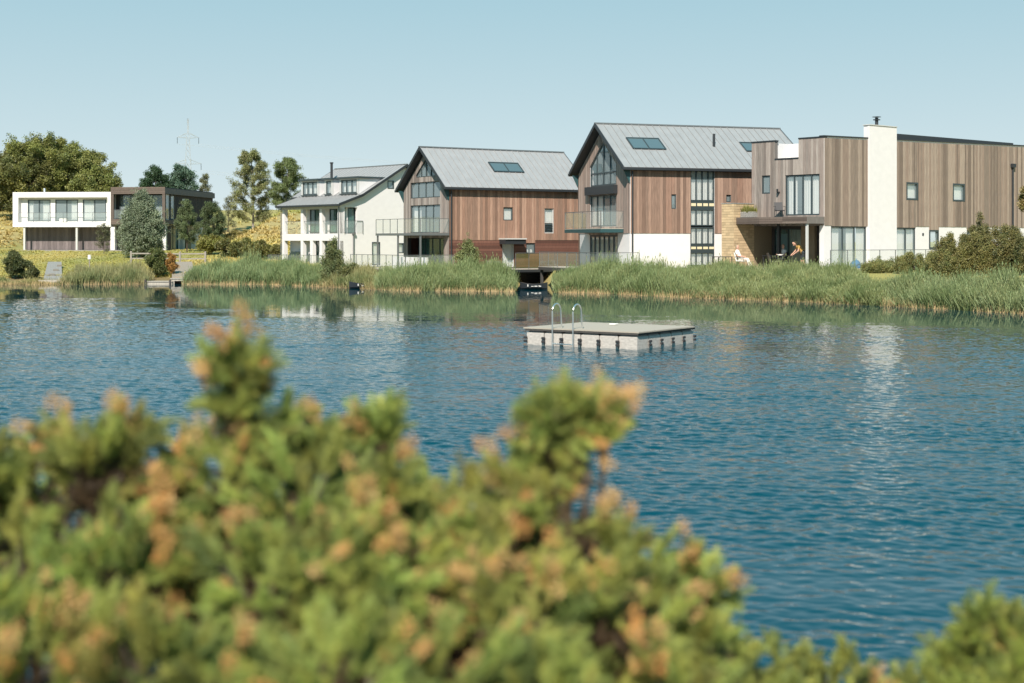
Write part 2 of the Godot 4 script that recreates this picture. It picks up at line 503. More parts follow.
func make_ground() -> void:
	var xs := []; var ds := []
	for k in range(-12, 0): xs.append(-70.0 + k * k * -6.0)
	xs.sort()
	for k in 127: xs.append(-70.0 + k)
	for k in range(1, 12): xs.append(56.0 + k * k * 6.0)
	var d := -20.0
	while d < 3000.0:
		ds.append(d)
		d += 1.5 if d < -3.0 else 0.35 if d < 12.0 else 2.5 if d < 44.0 else 0.75 if d < 128.0 else 2.5 if d < 260.0 else d * 0.25
	var mb := MB.new()
	mb.colored = true
	for j in ds.size():
		for i in xs.size():
			var x: float = xs[i]; var q: float = ds[j]
			var y := ground_y(x, q)
			mb.v.append(Vector3(x, y, -q))
			var dx := ground_y(x + 0.4, q) - ground_y(x - 0.4, q); var dz := ground_y(x, q + 0.4) - ground_y(x, q - 0.4)
			mb.n.append(Vector3(-dx / 0.8, 1.0, dz / 0.8).normalized())
			mb.c.append(ground_color(x, q, y))
	var w := xs.size()
	for j in ds.size() - 1:
		for i in w - 1:
			var a := j * w + i
			for q in [a, a + w, a + 1, a + 1, a + w, a + w + 1]: mb.idx.append(q)
	var o := obj("ground", mb, M.ground)
	tag(o, "", "", "", "structure")

func ground_color(x: float, d: float, y: float) -> Color:
	var dry := Color(0.58, 0.47, 0.15); var green := Color(0.32, 0.35, 0.085); var soil := Color(0.17, 0.12, 0.075); var straw := Color(0.54, 0.42, 0.17)
	var a := fine_noise.get_noise_2d(x * 3.0, d * 1.3); var b := shape_noise.get_noise_2d(x * 5.0 + 50.0, d * 3.0)
	var c := dry.lerp(green, clampf(0.32 + a * 0.9, 0.0, 1.0))
	if y > 2.6 and d > 100.0: c = c.lerp(straw, clampf(0.3 + b * 1.6, 0.0, 0.8))
	if y < 0.5 or d < 30.0: c = c.lerp(soil, 0.75)
	return c

func ripple(n1: FastNoiseLite, n2: FastNoiseLite, x: float, q: float) -> float:
	return 0.0125 * n1.get_noise_2d(x * 2.6 + q * 0.45, q * 3.5) + 0.012 * n2.get_noise_2d(x * 0.6 - 0.15 * q, q * 1.1 + 100.0)

# the lake: real ripples, calm under the far bank
func make_water() -> void:
	var s := 0.0020
	var tans := []
	for k in [2.6, 1.3, 0.85, 0.65, 0.56, 0.50]: tans.append(-k)
	var n := int(0.92 / s)
	for k in n + 1: tans.append(-0.46 + 0.92 * k / n)
	for k in [0.50, 0.56, 0.65, 0.85, 1.3, 2.6]: tans.append(k)
	var rows := []
	var d := 5.5
	while d < 150.0:
		rows.append(d)
		d += maxf(0.034, s * d * (1.0 if d < 70.0 else 1.6))
	rows.append(200.0)
	var n1 := FastNoiseLite.new(); n1.seed = 3; n1.frequency = 1.0; n1.fractal_octaves = 2; n1.fractal_gain = 0.42; n1.fractal_lacunarity = 2.1
	var n2 := FastNoiseLite.new(); n2.seed = 8; n2.frequency = 1.0; n2.fractal_octaves = 2
	var patch := FastNoiseLite.new(); patch.seed = 21; patch.frequency = 1.0; patch.fractal_octaves = 3
	var w := tans.size()
	var P := PackedVector3Array(); var N := PackedVector3Array()
	P.resize(w * rows.size()); N.resize(w * rows.size())
	for j in rows.size():
		var q: float = rows[j]
		for i in w:
			var x: float = q * float(tans[i])
			var calm := smoothstep(4.0, -4.0, prof(SHORE, x) - prof(CALM, x) - q + 8.0 * patch.get_noise_2d(x * 0.030 + 3.0, q * 0.11)) if q > 25.0 else 0.0
			var amp := lerpf(lerpf(1.35, 0.95, smoothstep(14.0, 50.0, q)), 0.03, calm) * (1.0 + 0.75 * patch.get_noise_2d(x * 0.07, q * 0.16 + 40.0))
			var e := 0.025
			var h := ripple(n1, n2, x, q)
			P[j * w + i] = Vector3(x, h * amp, -q)
			# slopes from the ripples themselves, so that they hold where the mesh is coarser than they are
			N[j * w + i] = Vector3((h - ripple(n1, n2, x + e, q)) * amp / e, 1.0, (ripple(n1, n2, x, q + e) - h) * amp / e).normalized()
	var idx := PackedInt32Array()
	idx.resize((rows.size() - 1) * (w - 1) * 6)
	var t := 0
	for j in rows.size() - 1:
		for i in w - 1:
			var a := j * w + i
			idx[t] = a; idx[t + 1] = a + w; idx[t + 2] = a + 1; idx[t + 3] = a + 1; idx[t + 4] = a + w; idx[t + 5] = a + w + 1
			t += 6
	var arr := []
	arr.resize(Mesh.ARRAY_MAX)
	arr[Mesh.ARRAY_VERTEX] = P; arr[Mesh.ARRAY_NORMAL] = N; arr[Mesh.ARRAY_INDEX] = idx
	var m := ArrayMesh.new()
	m.add_surface_from_arrays(Mesh.PRIMITIVE_TRIANGLES, arr)
	var o := obj("water", m, M.water)
	if N[w * 40 + 40].y < 0.0: print("water normals point down")
	tag(o, "", "", "", "structure")

func _ready() -> void:
	rng.seed = 20240611
	shape_noise.seed = 5; shape_noise.frequency = 0.01
	fine_noise.seed = 6; fine_noise.frequency = 0.02; fine_noise.fractal_octaves = 4
	# camera: level, lens shifted down
	var cam := Camera3D.new()
	cam.name = "camera"
	add_child(cam)
	cam.position = Vector3(0, EYE, 0)
	var near := 0.1
	var at := CameraAttributesPhysical.new()
	at.frustum_near = near; at.frustum_far = 4000.0
	at.frustum_focal_length = 50.0; at.frustum_focus_distance = 80.0; at.exposure_aperture = 1.6
	cam.attributes = at
	cam.projection = Camera3D.PROJECTION_FRUSTUM
	cam.near = near; cam.far = 4000.0
	cam.size = near * 683.0 / 1422.0
	cam.frustum_offset = Vector2(0, -near * 100.5 / 1422.0)
	cam.current = true
	var env := Environment.new()
	env.background_mode = Environment.BG_SKY
	var sky := Sky.new()
	var sm := ProceduralSkyMaterial.new()
	sm.sky_top_color = lin(0.02, 0.25, 0.37)
	sm.sky_horizon_color = lin(0.50, 0.565, 0.575)
	sm.sky_curve = 0.17
	sm.ground_horizon_color = lin(0.40, 0.42, 0.38); sm.ground_bottom_color = lin(0.2, 0.2, 0.17)
	sm.sun_angle_max = 3.0
	sky.sky_material = sm
	env.sky = sky
	env.tonemap_mode = Environment.TONE_MAPPER_LINEAR
	env.tonemap_exposure = 1.5
	env.sdfgi_enabled = true; env.ssao_enabled = true; env.ssil_enabled = true
	var we := WorldEnvironment.new()
	we.name = "world_environment"
	we.environment = env
	add_child(we)
	var sun := DirectionalLight3D.new()
	sun.name = "sun"
	sun.light_energy = 1.6
	sun.light_color = Color(1.0, 0.955, 0.91)
	sun.light_angular_distance = 0.5
	sun.shadow_enabled = true
	add_child(sun)
	var el := deg_to_rad(43.0); var az := deg_to_rad(-10.0)
	sun.look_at_from_position(Vector3(sin(az) * cos(el), sin(el), cos(az) * cos(el)) * 50.0, Vector3.ZERO)
	make_materials()
	make_ground()
	make_water()
	print("setting ", Time.get_ticks_msec())
	build_scene()
	print("done ", Time.get_ticks_msec())
# ---------------------------------------------------------------- houses
func place_house(called: String, label: String, px_x: float, d: float, deg: float, base: float) -> Node3D:
	return thing(called, label, "house", Vector3(px_x, base, -d), deg_to_rad(deg))

func gable_frames() -> Array:
	return [WF.new(Vector3.ZERO, Vector3(1, 0, 0), Vector3(0, 0, 1)), WF.new(Vector3.ZERO, Vector3(0, 0, -1), Vector3(-1, 0, 0))]

# plinth, floors and the two walls that face away
func shell(h: Node3D, L: float, W: float, top_long: float, top_gable: Array, floors: Array, m: Material) -> void:
	bx("plinth", Vector3(0.02, -1.4, -W + 0.02), Vector3(L - 0.02, -0.02, -0.02), M.concrete, h)
	for y in floors:
		bx("floor_slab", Vector3(0.26, y - 0.22, -W + 0.26), Vector3(L - 0.26, y, -0.26), M.interior, h)
	wall("wall", WF.new(Vector3(0, 0, -W), Vector3(1, 0, 0), Vector3(0, 0, -1)), 0.0, L, 0.0, [[0.0, top_long], [L, top_long]], [], -0.25, 0.0, m, h)
	wall("wall", WF.new(Vector3(L, 0, 0), Vector3(0, 0, -1), Vector3(1, 0, 0)), 0.252, W - 0.252, 0.0, top_gable, [], -0.25, 0.0, m, h)
	# partitions inside
	wall("partition", WF.new(Vector3(3.6, 0, 0), Vector3(0, 0, -1), Vector3(1, 0, 0)), 0.26, W - 0.26, 0.0, top_gable, [], -0.1, 0.0, M.interior, h)

func house_larch() -> void:
	var L := 11.3; var W := 6.64; var e := 5.55; var r := 8.2
	var h := place_house("timber_house", "smaller gabled house with reddish boards above dark level boards, beside the white house", -4.30, 97.0, 31.8, 1.16)
	var fr := gable_frames(); var F: WF = fr[0]; var G: WF = fr[1]
	var prG := [[0.0, e], [W / 2, r], [W, e]]
	var hl := [hole(4.33, 5.11, 3.28, 4.20), hole(7.76, 8.56, 2.39, 4.16), hole(4.24, 5.22, 0.02, 1.75), hole(6.22, 6.97, 0.95, 1.70)]
	var w := wall("wall", F, 0.0, L, 0.0, [[0.0, e], [L, e]], hl, -0.25, 0.0, M.deck_dark, h)
	boards(F, 0.03, L, 1.90, [[0.0, e - 0.06], [L, e - 0.06]], hl, 0.003, 0.2, M.wood_red, w)
	level_boards(F, 0.03, L, 0.0, 1.88, hl, 0.003, 0.19, M.wood_low, w)
	var hg := [[1.9, W / 2, 6.34, 6.5, 7.6], [W / 2, 4.74, 6.34, 7.6, 6.5], hole(1.2, 5.55, 4.87, 5.99), hole(1.2, 5.55, 2.42, 4.37), hole(0.7, 6.0, 0.03, 2.05)]
	var g := wall("wall", G, 0.252, W - 0.252, 0.0, prG, hg, -0.25, 0.0, M.deck_dark, h)
	boards(G, 0.0, W, 0.0, [[0.0, e - 0.1], [W / 2, r - 0.1], [W, e - 0.1]], hg, 0.003, 0.2, M.gable_shaded, g)
	shell(h, L, W, e, prG, [0.0, 2.36, 4.8], M.wood_low[0])
	window("window", G, 1.9, W / 2, 6.34, 7.6, 2, 1, h, {"yl": 6.5, "yr": 7.6})
	window("window", G, W / 2, 4.74, 6.34, 7.6, 2, 1, h, {"yl": 7.6, "yr": 6.5})
	window("window", G, 1.2, 5.55, 4.87, 5.99, 4, 1, h)
	window("window", G, 1.2, 5.55, 2.42, 4.37, 4, 1, h, {"curtains": [[4.4, 5.4]]})
	window("glazed_door", G, 0.7, 6.0, 0.03, 2.05, 5, 1, h, {"d0": -0.9, "d1": -0.82, "glass": M.glass_green, "curtains": [[1.0, 1.9]]})
	window("window", F, 4.33, 5.11, 3.28, 4.20, 1, 1, h, {"blinds": [[4.37, 5.07, 3.33, 4.16]]})
	var w2 := window("window", F, 7.76, 8.56, 2.39, 4.16, 1, 2, h, {"transoms": [3.15], "frame": M.frame_pale, "blinds": [[7.8, 8.52, 3.2, 4.1]]})
	for k in 5: bx("louvre", Vector3(7.83, 2.5 + k * 0.12, -0.05), Vector3(8.49, 2.555 + k * 0.12, -0.015), M.frame, w2)
	window("door", F, 4.24, 5.22, 0.02, 1.75, 1, 1, h, {"frame": M.frame_pale, "blinds": [[4.28, 5.18, 0.06, 1.7]]})
	var w4 := window("window", F, 6.22, 6.97, 0.95, 1.70, 1, 1, h)
	for x in [6.35, 6.68]: bx("ornament", Vector3(x, 1.0, -0.22), Vector3(x + 0.14, 1.24, -0.14), M.white_plastic, w4, 0.03)
	bx("door_canopy", Vector3(3.95, 1.95, 0.036), Vector3(5.7, 2.03, 0.95), M.frame_pale, h)
	bx("canopy_fascia", Vector3(3.97, 1.62, 0.1), Vector3(5.68, 1.946, 0.85), M.black_trim, h)
	# roof
	var k := (r - e) / (W / 2)
	var zo := 0.3
	var y0 := e + 0.22 - k * zo; var yr := r + 0.22
	var front := roof_pitch(-0.5, L + 0.3, zo, y0, -W / 2, yr, 0.16, M.roof_zinc, M.black_trim, h)
	roof_pitch(-0.5, L + 0.3, -W - zo, y0, -W / 2, yr, 0.16, M.roof_zinc, M.black_trim, h)
	bx("ridge_cap", Vector3(-0.55, yr - 0.02, -W / 2 - 0.09), Vector3(L + 0.35, yr + 0.07, -W / 2 + 0.09), M.rail_grey, h)
	skylight(4.3, 6.8, -1.15, -2.05, -W / 2, y0, zo, yr, h)
	verge_shades(h, W, e)
	pipe("downpipe", [Vector3(0.12, 5.3, 0.12), Vector3(0.12, 0.0, 0.12)], 0.05, M.black_trim, h)
	# balcony on the gable and the deck below it
	bx("balcony_slab", Vector3(-2.3, 2.22, -6.6), Vector3(-0.04, 2.38, 0.1), M.rail_grey, h)
	for p in [Vector3(-2.2, 0, 0.0), Vector3(-2.2, 0, -3.3), Vector3(-2.2, 0, -6.45)]:
		bx("balcony_post", p + Vector3(-0.05, 0.0, -0.05), p + Vector3(0.05, 2.215, 0.05), M.rail_grey, h)
	balustrade(h, Vector3(-2.27, 2.38, 0.07), Vector3(-2.27, 2.38, -6.57), 1.0, 6, M.rail_grey, M.glass_clear)
	balustrade(h, Vector3(-0.05, 2.38, 0.07), Vector3(-2.25, 2.38, 0.07), 1.0, 3, M.rail_grey, M.glass_clear)
	var deck := bx("deck", Vector3(-4.0, -0.2, -7.3), Vector3(-0.02, -0.1, 1.2), M.deck_dark, h)
	planks(deck, -4.0, -0.02, -7.3, 1.2, -0.1)
	for p in [Vector3(-3.8, 0, 1.0), Vector3(-3.8, 0, -3.0), Vector3(-3.8, 0, -7.1)]:
		bx("deck_pile", p + Vector3(-0.08, -2.6, -0.08), p + Vector3(0.08, -0.202, 0.08), M.deck_dark, h)
	balustrade(h, Vector3(-3.95, -0.066, 1.15), Vector3(-3.95, -0.066, -7.25), 0.98, 9, M.rail_grey, M.glass_clear)
	balustrade(h, Vector3(-0.2, -0.066, 1.15), Vector3(-3.93, -0.066, 1.15), 0.98, 4, M.rail_grey, M.glass_clear)
	for q in 4:
		bx("privacy_panel", Vector3(-1.5, -0.06, -0.3 - q * 1.35 - 1.2), Vector3(-1.44, 0.72, -0.3 - q * 1.35), M.render_white, h)
	# footbridge over the inlet with tinted glass
	var b := bx("footbridge", Vector3(3.8, -0.3, 0.25), Vector3(10.6, -0.12, 2.2), M.black_trim, h)
	planks(b, 3.8, 10.6, 0.25, 2.2, -0.12)
	for q in 7: bx("added_shade_board", Vector3(3.6, -2.2 + q * 0.27, 0.02), Vector3(8.6, -1.94 + q * 0.27, 0.12 + 0.02 * (q % 2)), M.black_trim, h)  # black boards added so that the space under the bridge looks shaded
	balustrade(h, Vector3(4.05, -0.086, 2.1), Vector3(10.5, -0.086, 2.1), 1.12, 6, M.rail_grey, M.glass_olive)

func planks(deck: Node3D, x0: float, x1: float, z0: float, z1: float, y: float) -> void:
	var n := int((z1 - z0) / 0.15)
	for k in n:
		var a := lerpf(z0, z1, float(k) / n); var b := lerpf(z0, z1, float(k + 1) / n)
		bx("plank", Vector3(x0, y + 0.002, a + 0.004), Vector3(x1, y + 0.03 + rng.randf() * 0.004, b - 0.004), M.deck_wood, deck)

func verge_shades(h: Node3D, W: float, e: float) -> void:  # dark teal triangles stand in for the shadow under the verge
	for z in [0.0, -W]:
		var mb := MB.new()
		var z0: float = z - 0.03; var z1: float = z + 0.03
		var p := [Vector3(-0.46, e - 0.1, 0), Vector3(-0.005, e - 0.1, 0), Vector3(-0.005, e - 1.0, 0)]
		var q := []
		for a in p: q.append([Vector3(a.x, a.y, z0), Vector3(a.x, a.y, z1)])
		mb.tri(q[0][0], q[1][0], q[2][0], Vector3(0, 0, -1)); mb.tri(q[0][1], q[1][1], q[2][1], Vector3(0, 0, 1))
		for k in 3:
			var a = q[k]; var b = q[(k + 1) % 3]
			mb.quad(a[0], b[0], b[1], a[1], (a[0] + b[0]) / 2.0 - (q[0][0] + q[1][0] + q[2][0]) / 3.0)
		obj("verge_shade", mb, M.teal_trim, h)

func house_glass_gable() -> void:
	var L := 12.6; var W := 8.62; var e := 6.2; var r := 9.02
	var h := place_house("timber_house", "taller gabled house with glazed stair strip and white base under brown boards", 7.30, 88.0, 19.0, 1.33)
	var fr := gable_frames(); var F: WF = fr[0]; var G: WF = fr[1]
	var prG := [[0.0, e], [W / 2, r], [W, e]]
	var hl := [hole(4.13, 5.81, 0.05, e - 0.08), hole(2.80, 3.14, 3.68, 4.59), hole(6.63, 6.98, 4.13, 4.60)]
	var w := wall("wall", F, 0.0, L, 0.0, [[0.0, e], [L, e]], hl, -0.25, 0.0, M.render_white, h)
	boards(F, 0.03, L, 2.15, [[0.0, e - 0.06], [L, e - 0.06]], hl, 0.003, 0.2, M.wood_c, w)
	var m := W / 2
	var hg := [[2.1, m, 5.25, 6.55, 8.1], [m, 2 * m - 2.1, 5.25, 8.1, 6.55], hole(2.1, 6.5, 2.60, 4.66), hole(1.9, 6.6, 0.03, 2.06)]
	var g := wall("wall", G, 0.252, W - 0.252, 0.0, prG, hg, -0.25, 0.0, M.render_white, h)
	boards(G, 0.0, W, 2.15, [[0.0, e - 0.1], [m, r - 0.1], [W, e - 0.1]], hg, 0.003, 0.2, M.gable_sunlit, g)
	wall("wall", G, 0.0, 0.252, 0.0, [[0.0, 2.1], [0.3, 2.1]], [], 0.002, 0.02, M.render_white, h)
	shell(h, L, W, e, prG, [0.0, 2.4, 4.95], M.wood_c[1])
	# upper pentagon glazing in two halves
	window("window", G, 2.1, m, 5.25, 8.1, 2, 2, h, {"yl": 6.55, "yr": 8.1, "transoms": [6.08], "bar": 0.09})
	window("window", G, m, 6.52, 5.25, 8.1, 2, 2, h, {"yl": 8.1, "yr": 6.55, "transoms": [6.08], "bar": 0.09})
	bx("beam", Vector3(-0.32, 4.68, -6.75), Vector3(-0.04, 5.22, -1.85), M.black_trim, h)
	window("glazed_door", G, 2.1, 6.5, 2.60, 4.66, 4, 1, h, {"bar": 0.09, "curtains": [[5.0, 6.4]]})
	window("glazed_door", G, 1.9, 6.6, 0.03, 2.06, 6, 1, h, {"bar": 0.11, "blinds": [[2.0, 6.5, 0.1, 2.0]], "cloth": M.cream_blind})
	for q in [[4.19, 6.12, 1], [2.62, 3.69, 1], [1.45, 2.55, 1], [0.1, 0.98, 1]]:
		window("stair_window", F, 4.13, 5.81, q[0], q[1], 4, 1, h, {"bar": 0.07, "curtains": [[4.2, 5.75]]})
	for q in [[3.69, 4.19], [0.98, 1.45]]:
		bx("spandrel", Vector3(4.13, q[0] + 0.003, -0.12), Vector3(5.81, q[1] - 0.003, -0.03), M.frame, h)
		for k in 4: bx("spandrel_panel", Vector3(4.2 + k * 0.42, q[0] + 0.18, -0.028), Vector3(4.53 + k * 0.42, q[1] - 0.14, -0.02), M.cream_blind, h)
	window("window", F, 2.80, 3.14, 3.68, 4.59, 1, 1, h)
	window("window", F, 6.63, 6.98, 4.13, 4.60, 1, 1, h)
	var k := (r - e) / m
	var zo := 0.3
	var y0 := e + 0.24 - k * zo; var yr := r + 0.24
	roof_pitch(-0.55, L + 0.3, zo, y0, -m, yr, 0.18, M.roof_zinc_b, M.black_trim, h)
	roof_pitch(-0.55, L + 0.3, -W - zo, y0, -m, yr, 0.18, M.roof_zinc_b, M.black_trim, h)
	bx("ridge_cap", Vector3(-0.6, yr - 0.02, -m - 0.09), Vector3(L + 0.35, yr + 0.07, -m + 0.09), M.rail_grey, h)
	skylight(0.9, 3.2, -1.55, -2.75, -m, y0, zo, yr, h)
	skylight(8.9, 11.0, -1.55, -2.55, -m, y0, zo, yr, h)
	pipe("flue", [Vector3(6.85, 7.5, -2.1), Vector3(6.85, 8.5, -2.1), Vector3(6.87, 8.62, -2.1)], 0.09, M.black_trim, h)
	verge_shades(h, W, e)
	pipe("downpipe", [Vector3(0.12, e - 0.2, 0.12), Vector3(0.12, 0.0, 0.12)], 0.05, M.black_trim, h)
	bx("balcony_slab", Vector3(-1.6, 2.2, -7.1), Vector3(-0.04, 2.42, -0.9), M.teal_trim, h)
	bx("balcony_floor", Vector3(-1.58, 2.424, -7.08), Vector3(-0.04, 2.46, -0.92), M.deck_wood, h)
	balustrade(h, Vector3(-1.57, 2.462, -0.93), Vector3(-1.57, 2.462, -7.07), 1.1, 4, M.rail_grey, M.glass_clear)
	balustrade(h, Vector3(-0.06, 2.462, -0.93), Vector3(-1.55, 2.462, -0.93), 1.1, 1, M.rail_grey, M.glass_clear)
	balustrade(h, Vector3(-0.06, 2.462, -7.07), Vector3(-1.55, 2.462, -7.07), 1.1, 1, M.rail_grey, M.glass_olive)
	var t := bx("terrace", Vector3(-2.9, -0.25, -8.6), Vector3(-0.02, -0.06, 1.6), M.deck_dark, h)
	planks(t, -2.9, -0.02, -8.6, 1.6, -0.06)
	balustrade(h, Vector3(-2.85, -0.024, 1.55), Vector3(-2.85, -0.024, -8.5), 1.0, 6, M.rail_grey, M.glass_clear)
	balustrade(h, Vector3(-0.06, -0.024, 1.55), Vector3(-2.83, -0.024, 1.55), 1.0, 2, M.rail_grey, M.glass_clear)
	for z in [1.4, -3.4, -8.4]: bx("terrace_pile", Vector3(-2.8, -2.7, z - 0.08), Vector3(-2.64, -0.252, z + 0.08), M.deck_dark, h)

func house_white() -> void:
	var h := place_house("white_house", "white rendered house with columned loggia and three grey dormers", -13.79, 114.0, 41.3 - 90.0, 0.92)
	var F := WF.new(Vector3.ZERO, Vector3(1, 0, 0), Vector3(0, 0, 1)); var S := WF.new(Vector3.ZERO, Vector3(0, 0, -1), Vector3(1, 0, 0))
	# end wall with the broken roof line
	var pr := [[0.0, 4.95], [2.03, 5.62], [6.5, 8.2], [10.9, 5.62], [13.0, 4.9]]
	var hs := [hole(4.72, 5.35, 6.40, 7.06), hole(0.45, 1.68, 2.68, 4.80), hole(3.14, 3.95, 0.12, 2.0), hole(5.73, 6.36, 1.08, 1.91)]
	wall("wall", S, 0.0, 13.0, 0.0, pr, hs, -0.25, 0.0, M.render_white, h)
	window("window", S, 4.72, 5.35, 6.40, 7.06, 1, 1, h, {"blinds": [[4.8, 5.28, 6.46, 7.0]], "d1": 0.03})
	window("door", S, 3.14, 3.95, 0.12, 2.0, 1, 1, h, {"blinds": [[3.2, 3.9, 0.2, 1.95]], "d1": 0.02})
	window("window", S, 5.73, 6.36, 1.08, 1.91, 1, 1, h, {"blinds": [[5.8, 6.3, 1.14, 1.85]], "d1": 0.02})
	balustrade(h, Vector3(0.05, 2.68, -0.42), Vector3(0.05, 2.68, -2.2), 1.05, 1, M.rail_grey, M.glass_clear)
	pipe("downpipe", [Vector3(0.08, 2.66, -1.27), Vector3(0.08, 0.0, -1.27)], 0.06, M.rail_grey, h)
	bx("rainwater_head", Vector3(0.02, 2.6, -1.39), Vector3(0.22, 2.78, -1.15), M.rail_grey, h)
	bx("plinth", Vector3(-8.6, -1.2, -12.9), Vector3(-0.02, -0.02, -0.02), M.concrete, h)
	# loggia: columns, floor band, eaves beam
	for x in [-0.34, -2.95, -5.75, -8.62]:
		bx("column", Vector3(x, 0.0, -0.34), Vector3(x + 0.34, 2.10, -0.002), M.render_white, h, 0.01)
		bx("column", Vector3(x, 2.68, -0.34), Vector3(x + 0.34, 4.70, -0.002), M.render_white, h, 0.01)
	bx("column", Vector3(-4.35, 0.0, -0.34), Vector3(-3.95, 2.10, -0.002), M.render_white, h, 0.01)
	bx("floor_band", Vector3(-8.62, 2.104, -0.79), Vector3(-0.252, 2.676, 0.0), M.render_white, h)
	bx("eaves_beam", Vector3(-8.62, 4.704, -0.34), Vector3(-0.252, 4.90, 0.0), M.frame_pale, h)
	pipe("downpipe", [Vector3(-0.1, 4.85, 0.07), Vector3(-0.1, 0.0, 0.07)], 0.045, M.rail_grey, h)
	pipe("downpipe", [Vector3(-8.66, 4.85, 0.07), Vector3(-8.66, 0.0, 0.07)], 0.045, M.rail_grey, h)
	# set back walls with tall green glass
	var R := WF.new(Vector3(0, 0, -0.8), Vector3(1, 0, 0), Vector3(0, 0, 1))
	var hr := [hole(-5.6, -3.5, 2.70, 4.70), hole(-2.7, -0.8, 2.70, 4.70), hole(-5.2, -4.2, 0.03, 2.08), hole(-3.6, -3.0, 0.03, 2.08), hole(-2.4, -0.6, 0.03, 2.08)]
	wall("wall", R, -6.1, -0.352, 0.0, [[-6.1, 5.2], [-0.25, 5.2]], hr, -0.2, 0.0, M.render_white, h)
	wall("wall", R, -8.62, -6.102, 0.0, [[-8.62, 2.1], [-5.75, 2.1]], [], -0.2, 0.0, M.render_white, h)
	wall("wall", WF.new(Vector3(-6.1, 0, 0), Vector3(0, 0, -1), Vector3(-1, 0, 0)), 1.01, 12.8, 0.0, [[1.0, 5.1], [2.0, 5.5], [6.5, 8.1], [10.9, 5.5], [12.8, 5.0]], [], -0.2, 0.0, M.render_white, h)
	wall("wall", WF.new(Vector3(0, 0, -13.0), Vector3(1, 0, 0), Vector3(0, 0, -1)), -8.6, -0.252, 0.0, [[-8.6, 4.9], [0.0, 4.9]], [], -0.2, 0.0, M.render_white, h)
	bx("floor_slab", Vector3(-5.5, 2.3, -12.7), Vector3(-0.26, 2.64, -1.92), M.interior, h)
	bx("partition", Vector3(-5.5, 0.0, -5.2), Vector3(-0.26, 5.5, -5.0), M.interior, h)
	window("glazed_door", R, -5.6, -3.5, 2.70, 4.70, 3, 1, h, {"glass": M.glass_green})
	window("glazed_door", R, -2.7, -0.8, 2.70, 4.70, 2, 1, h, {"glass": M.glass_green})
	window("glazed_door", R, -5.2, -4.2, 0.03, 2.08, 2, 1, h, {"glass": M.glass_green})
	window("glazed_door", R, -3.6, -3.0, 0.03, 2.08, 1, 1, h, {"glass": M.glass_green})
	window("glazed_door", R, -2.4, -0.6, 0.03, 2.08, 2, 1, h, {"glass": M.glass_green})
	var rc := WF.new(Vector3(-0.35, 0, 0), Vector3(0, 0, -1), Vector3(1, 0, 0))
	window("window", rc, 0.36, 1.68, 2.68, 4.75, 2, 1, h, {"glass": M.glass_green, "d0": -0.06, "d1": 0.0})
	balustrade(h, Vector3(-8.3, 2.68, -0.12), Vector3(-0.36, 2.68, -0.12), 1.05, 3, M.rail_grey, M.glass_clear)
	var t := bx("terrace", Vector3(-8.7, -0.22, -1.68), Vector3(-0.02, -0.06, 1.4), M.concrete, h)
	balustrade(h, Vector3(-8.65, -0.056, 1.35), Vector3(-0.5, -0.056, 1.35), 1.0, 5, M.rail_grey, M.glass_clear)
	# roof in two pitches, the far side, dormers
	roof_pitch(-9.0, 0.3, 0.3, 5.06, -2.03, 5.86, 0.14, M.roof_zinc, M.black_trim, h)
	roof_pitch(-10.2, 0.3, -2.03, 5.86, -6.5, 8.44, 0.14, M.roof_zinc, M.black_trim, h)
	roof_pitch(-10.2, 0.3, -13.2, 5.0, -6.5, 8.44, 0.14, M.roof_zinc, M.black_trim, h)
	bx("ridge_cap", Vector3(-10.25, 8.42, -6.58), Vector3(0.35, 8.5, -6.42), M.rail_grey, h)
	for q in [[-8.6, -6.2, 3], [-5.05, -4.1, 1], [-2.85, -0.4, 3]]:
		dormer(h, q[0], q[1], q[2])
	pipe("flue", [Vector3(-7.4, 6.8, -4.2), Vector3(-7.4, 8.75, -4.2)], 0.11, M.black_trim, h)
	pipe("flue_cowl", [Vector3(-7.4, 8.752, -4.2), Vector3(-7.4, 8.85, -4.2)], 0.16, M.black_trim, h)

func dormer(h: Node3D, x0: float, x1: float, n: int) -> void:
	var f := WF.new(Vector3(0, 0, -1.98), Vector3(1, 0, 0), Vector3(0, 0, 1))
	var w := wall("dormer", f, x0 - 0.12, x1 + 0.12, 5.86, [[x0 - 0.12, 7.2], [x1 + 0.12, 7.2]], [hole(x0 + 0.1, x1 - 0.1, 6.0, 7.1)], -0.1, 0.0, M.frame_pale, h)
	for x in [x0 - 0.12, x1 + 0.04]: bx("cheek", Vector3(x, 5.8, -4.6), Vector3(x + 0.08, 7.2, -2.082), M.render_white, w)
	bx("dormer_roof", Vector3(x0 - 0.3, 7.203, -4.75), Vector3(x1 + 0.3, 7.34, -1.75), M.frame, w)
	bx("sill", Vector3(x0 - 0.02, 5.92, -1.978), Vector3(x1 + 0.02, 5.99, -1.86), M.frame, w)
	var fr := window("window", f, x0 + 0.1, x1 - 0.1, 6.0, 7.1, n, 1, w, {"bar": 0.09})
	# a window below a dormer is already a sub-part: its panes and frame move up one level
	for c in fr.get_children():
		fr.remove_child(c); w.add_child(c, true)
	curtain(f, x0 + 0.15, x1 - 0.15, 6.05, 7.05, -0.3, w, M.curtain)

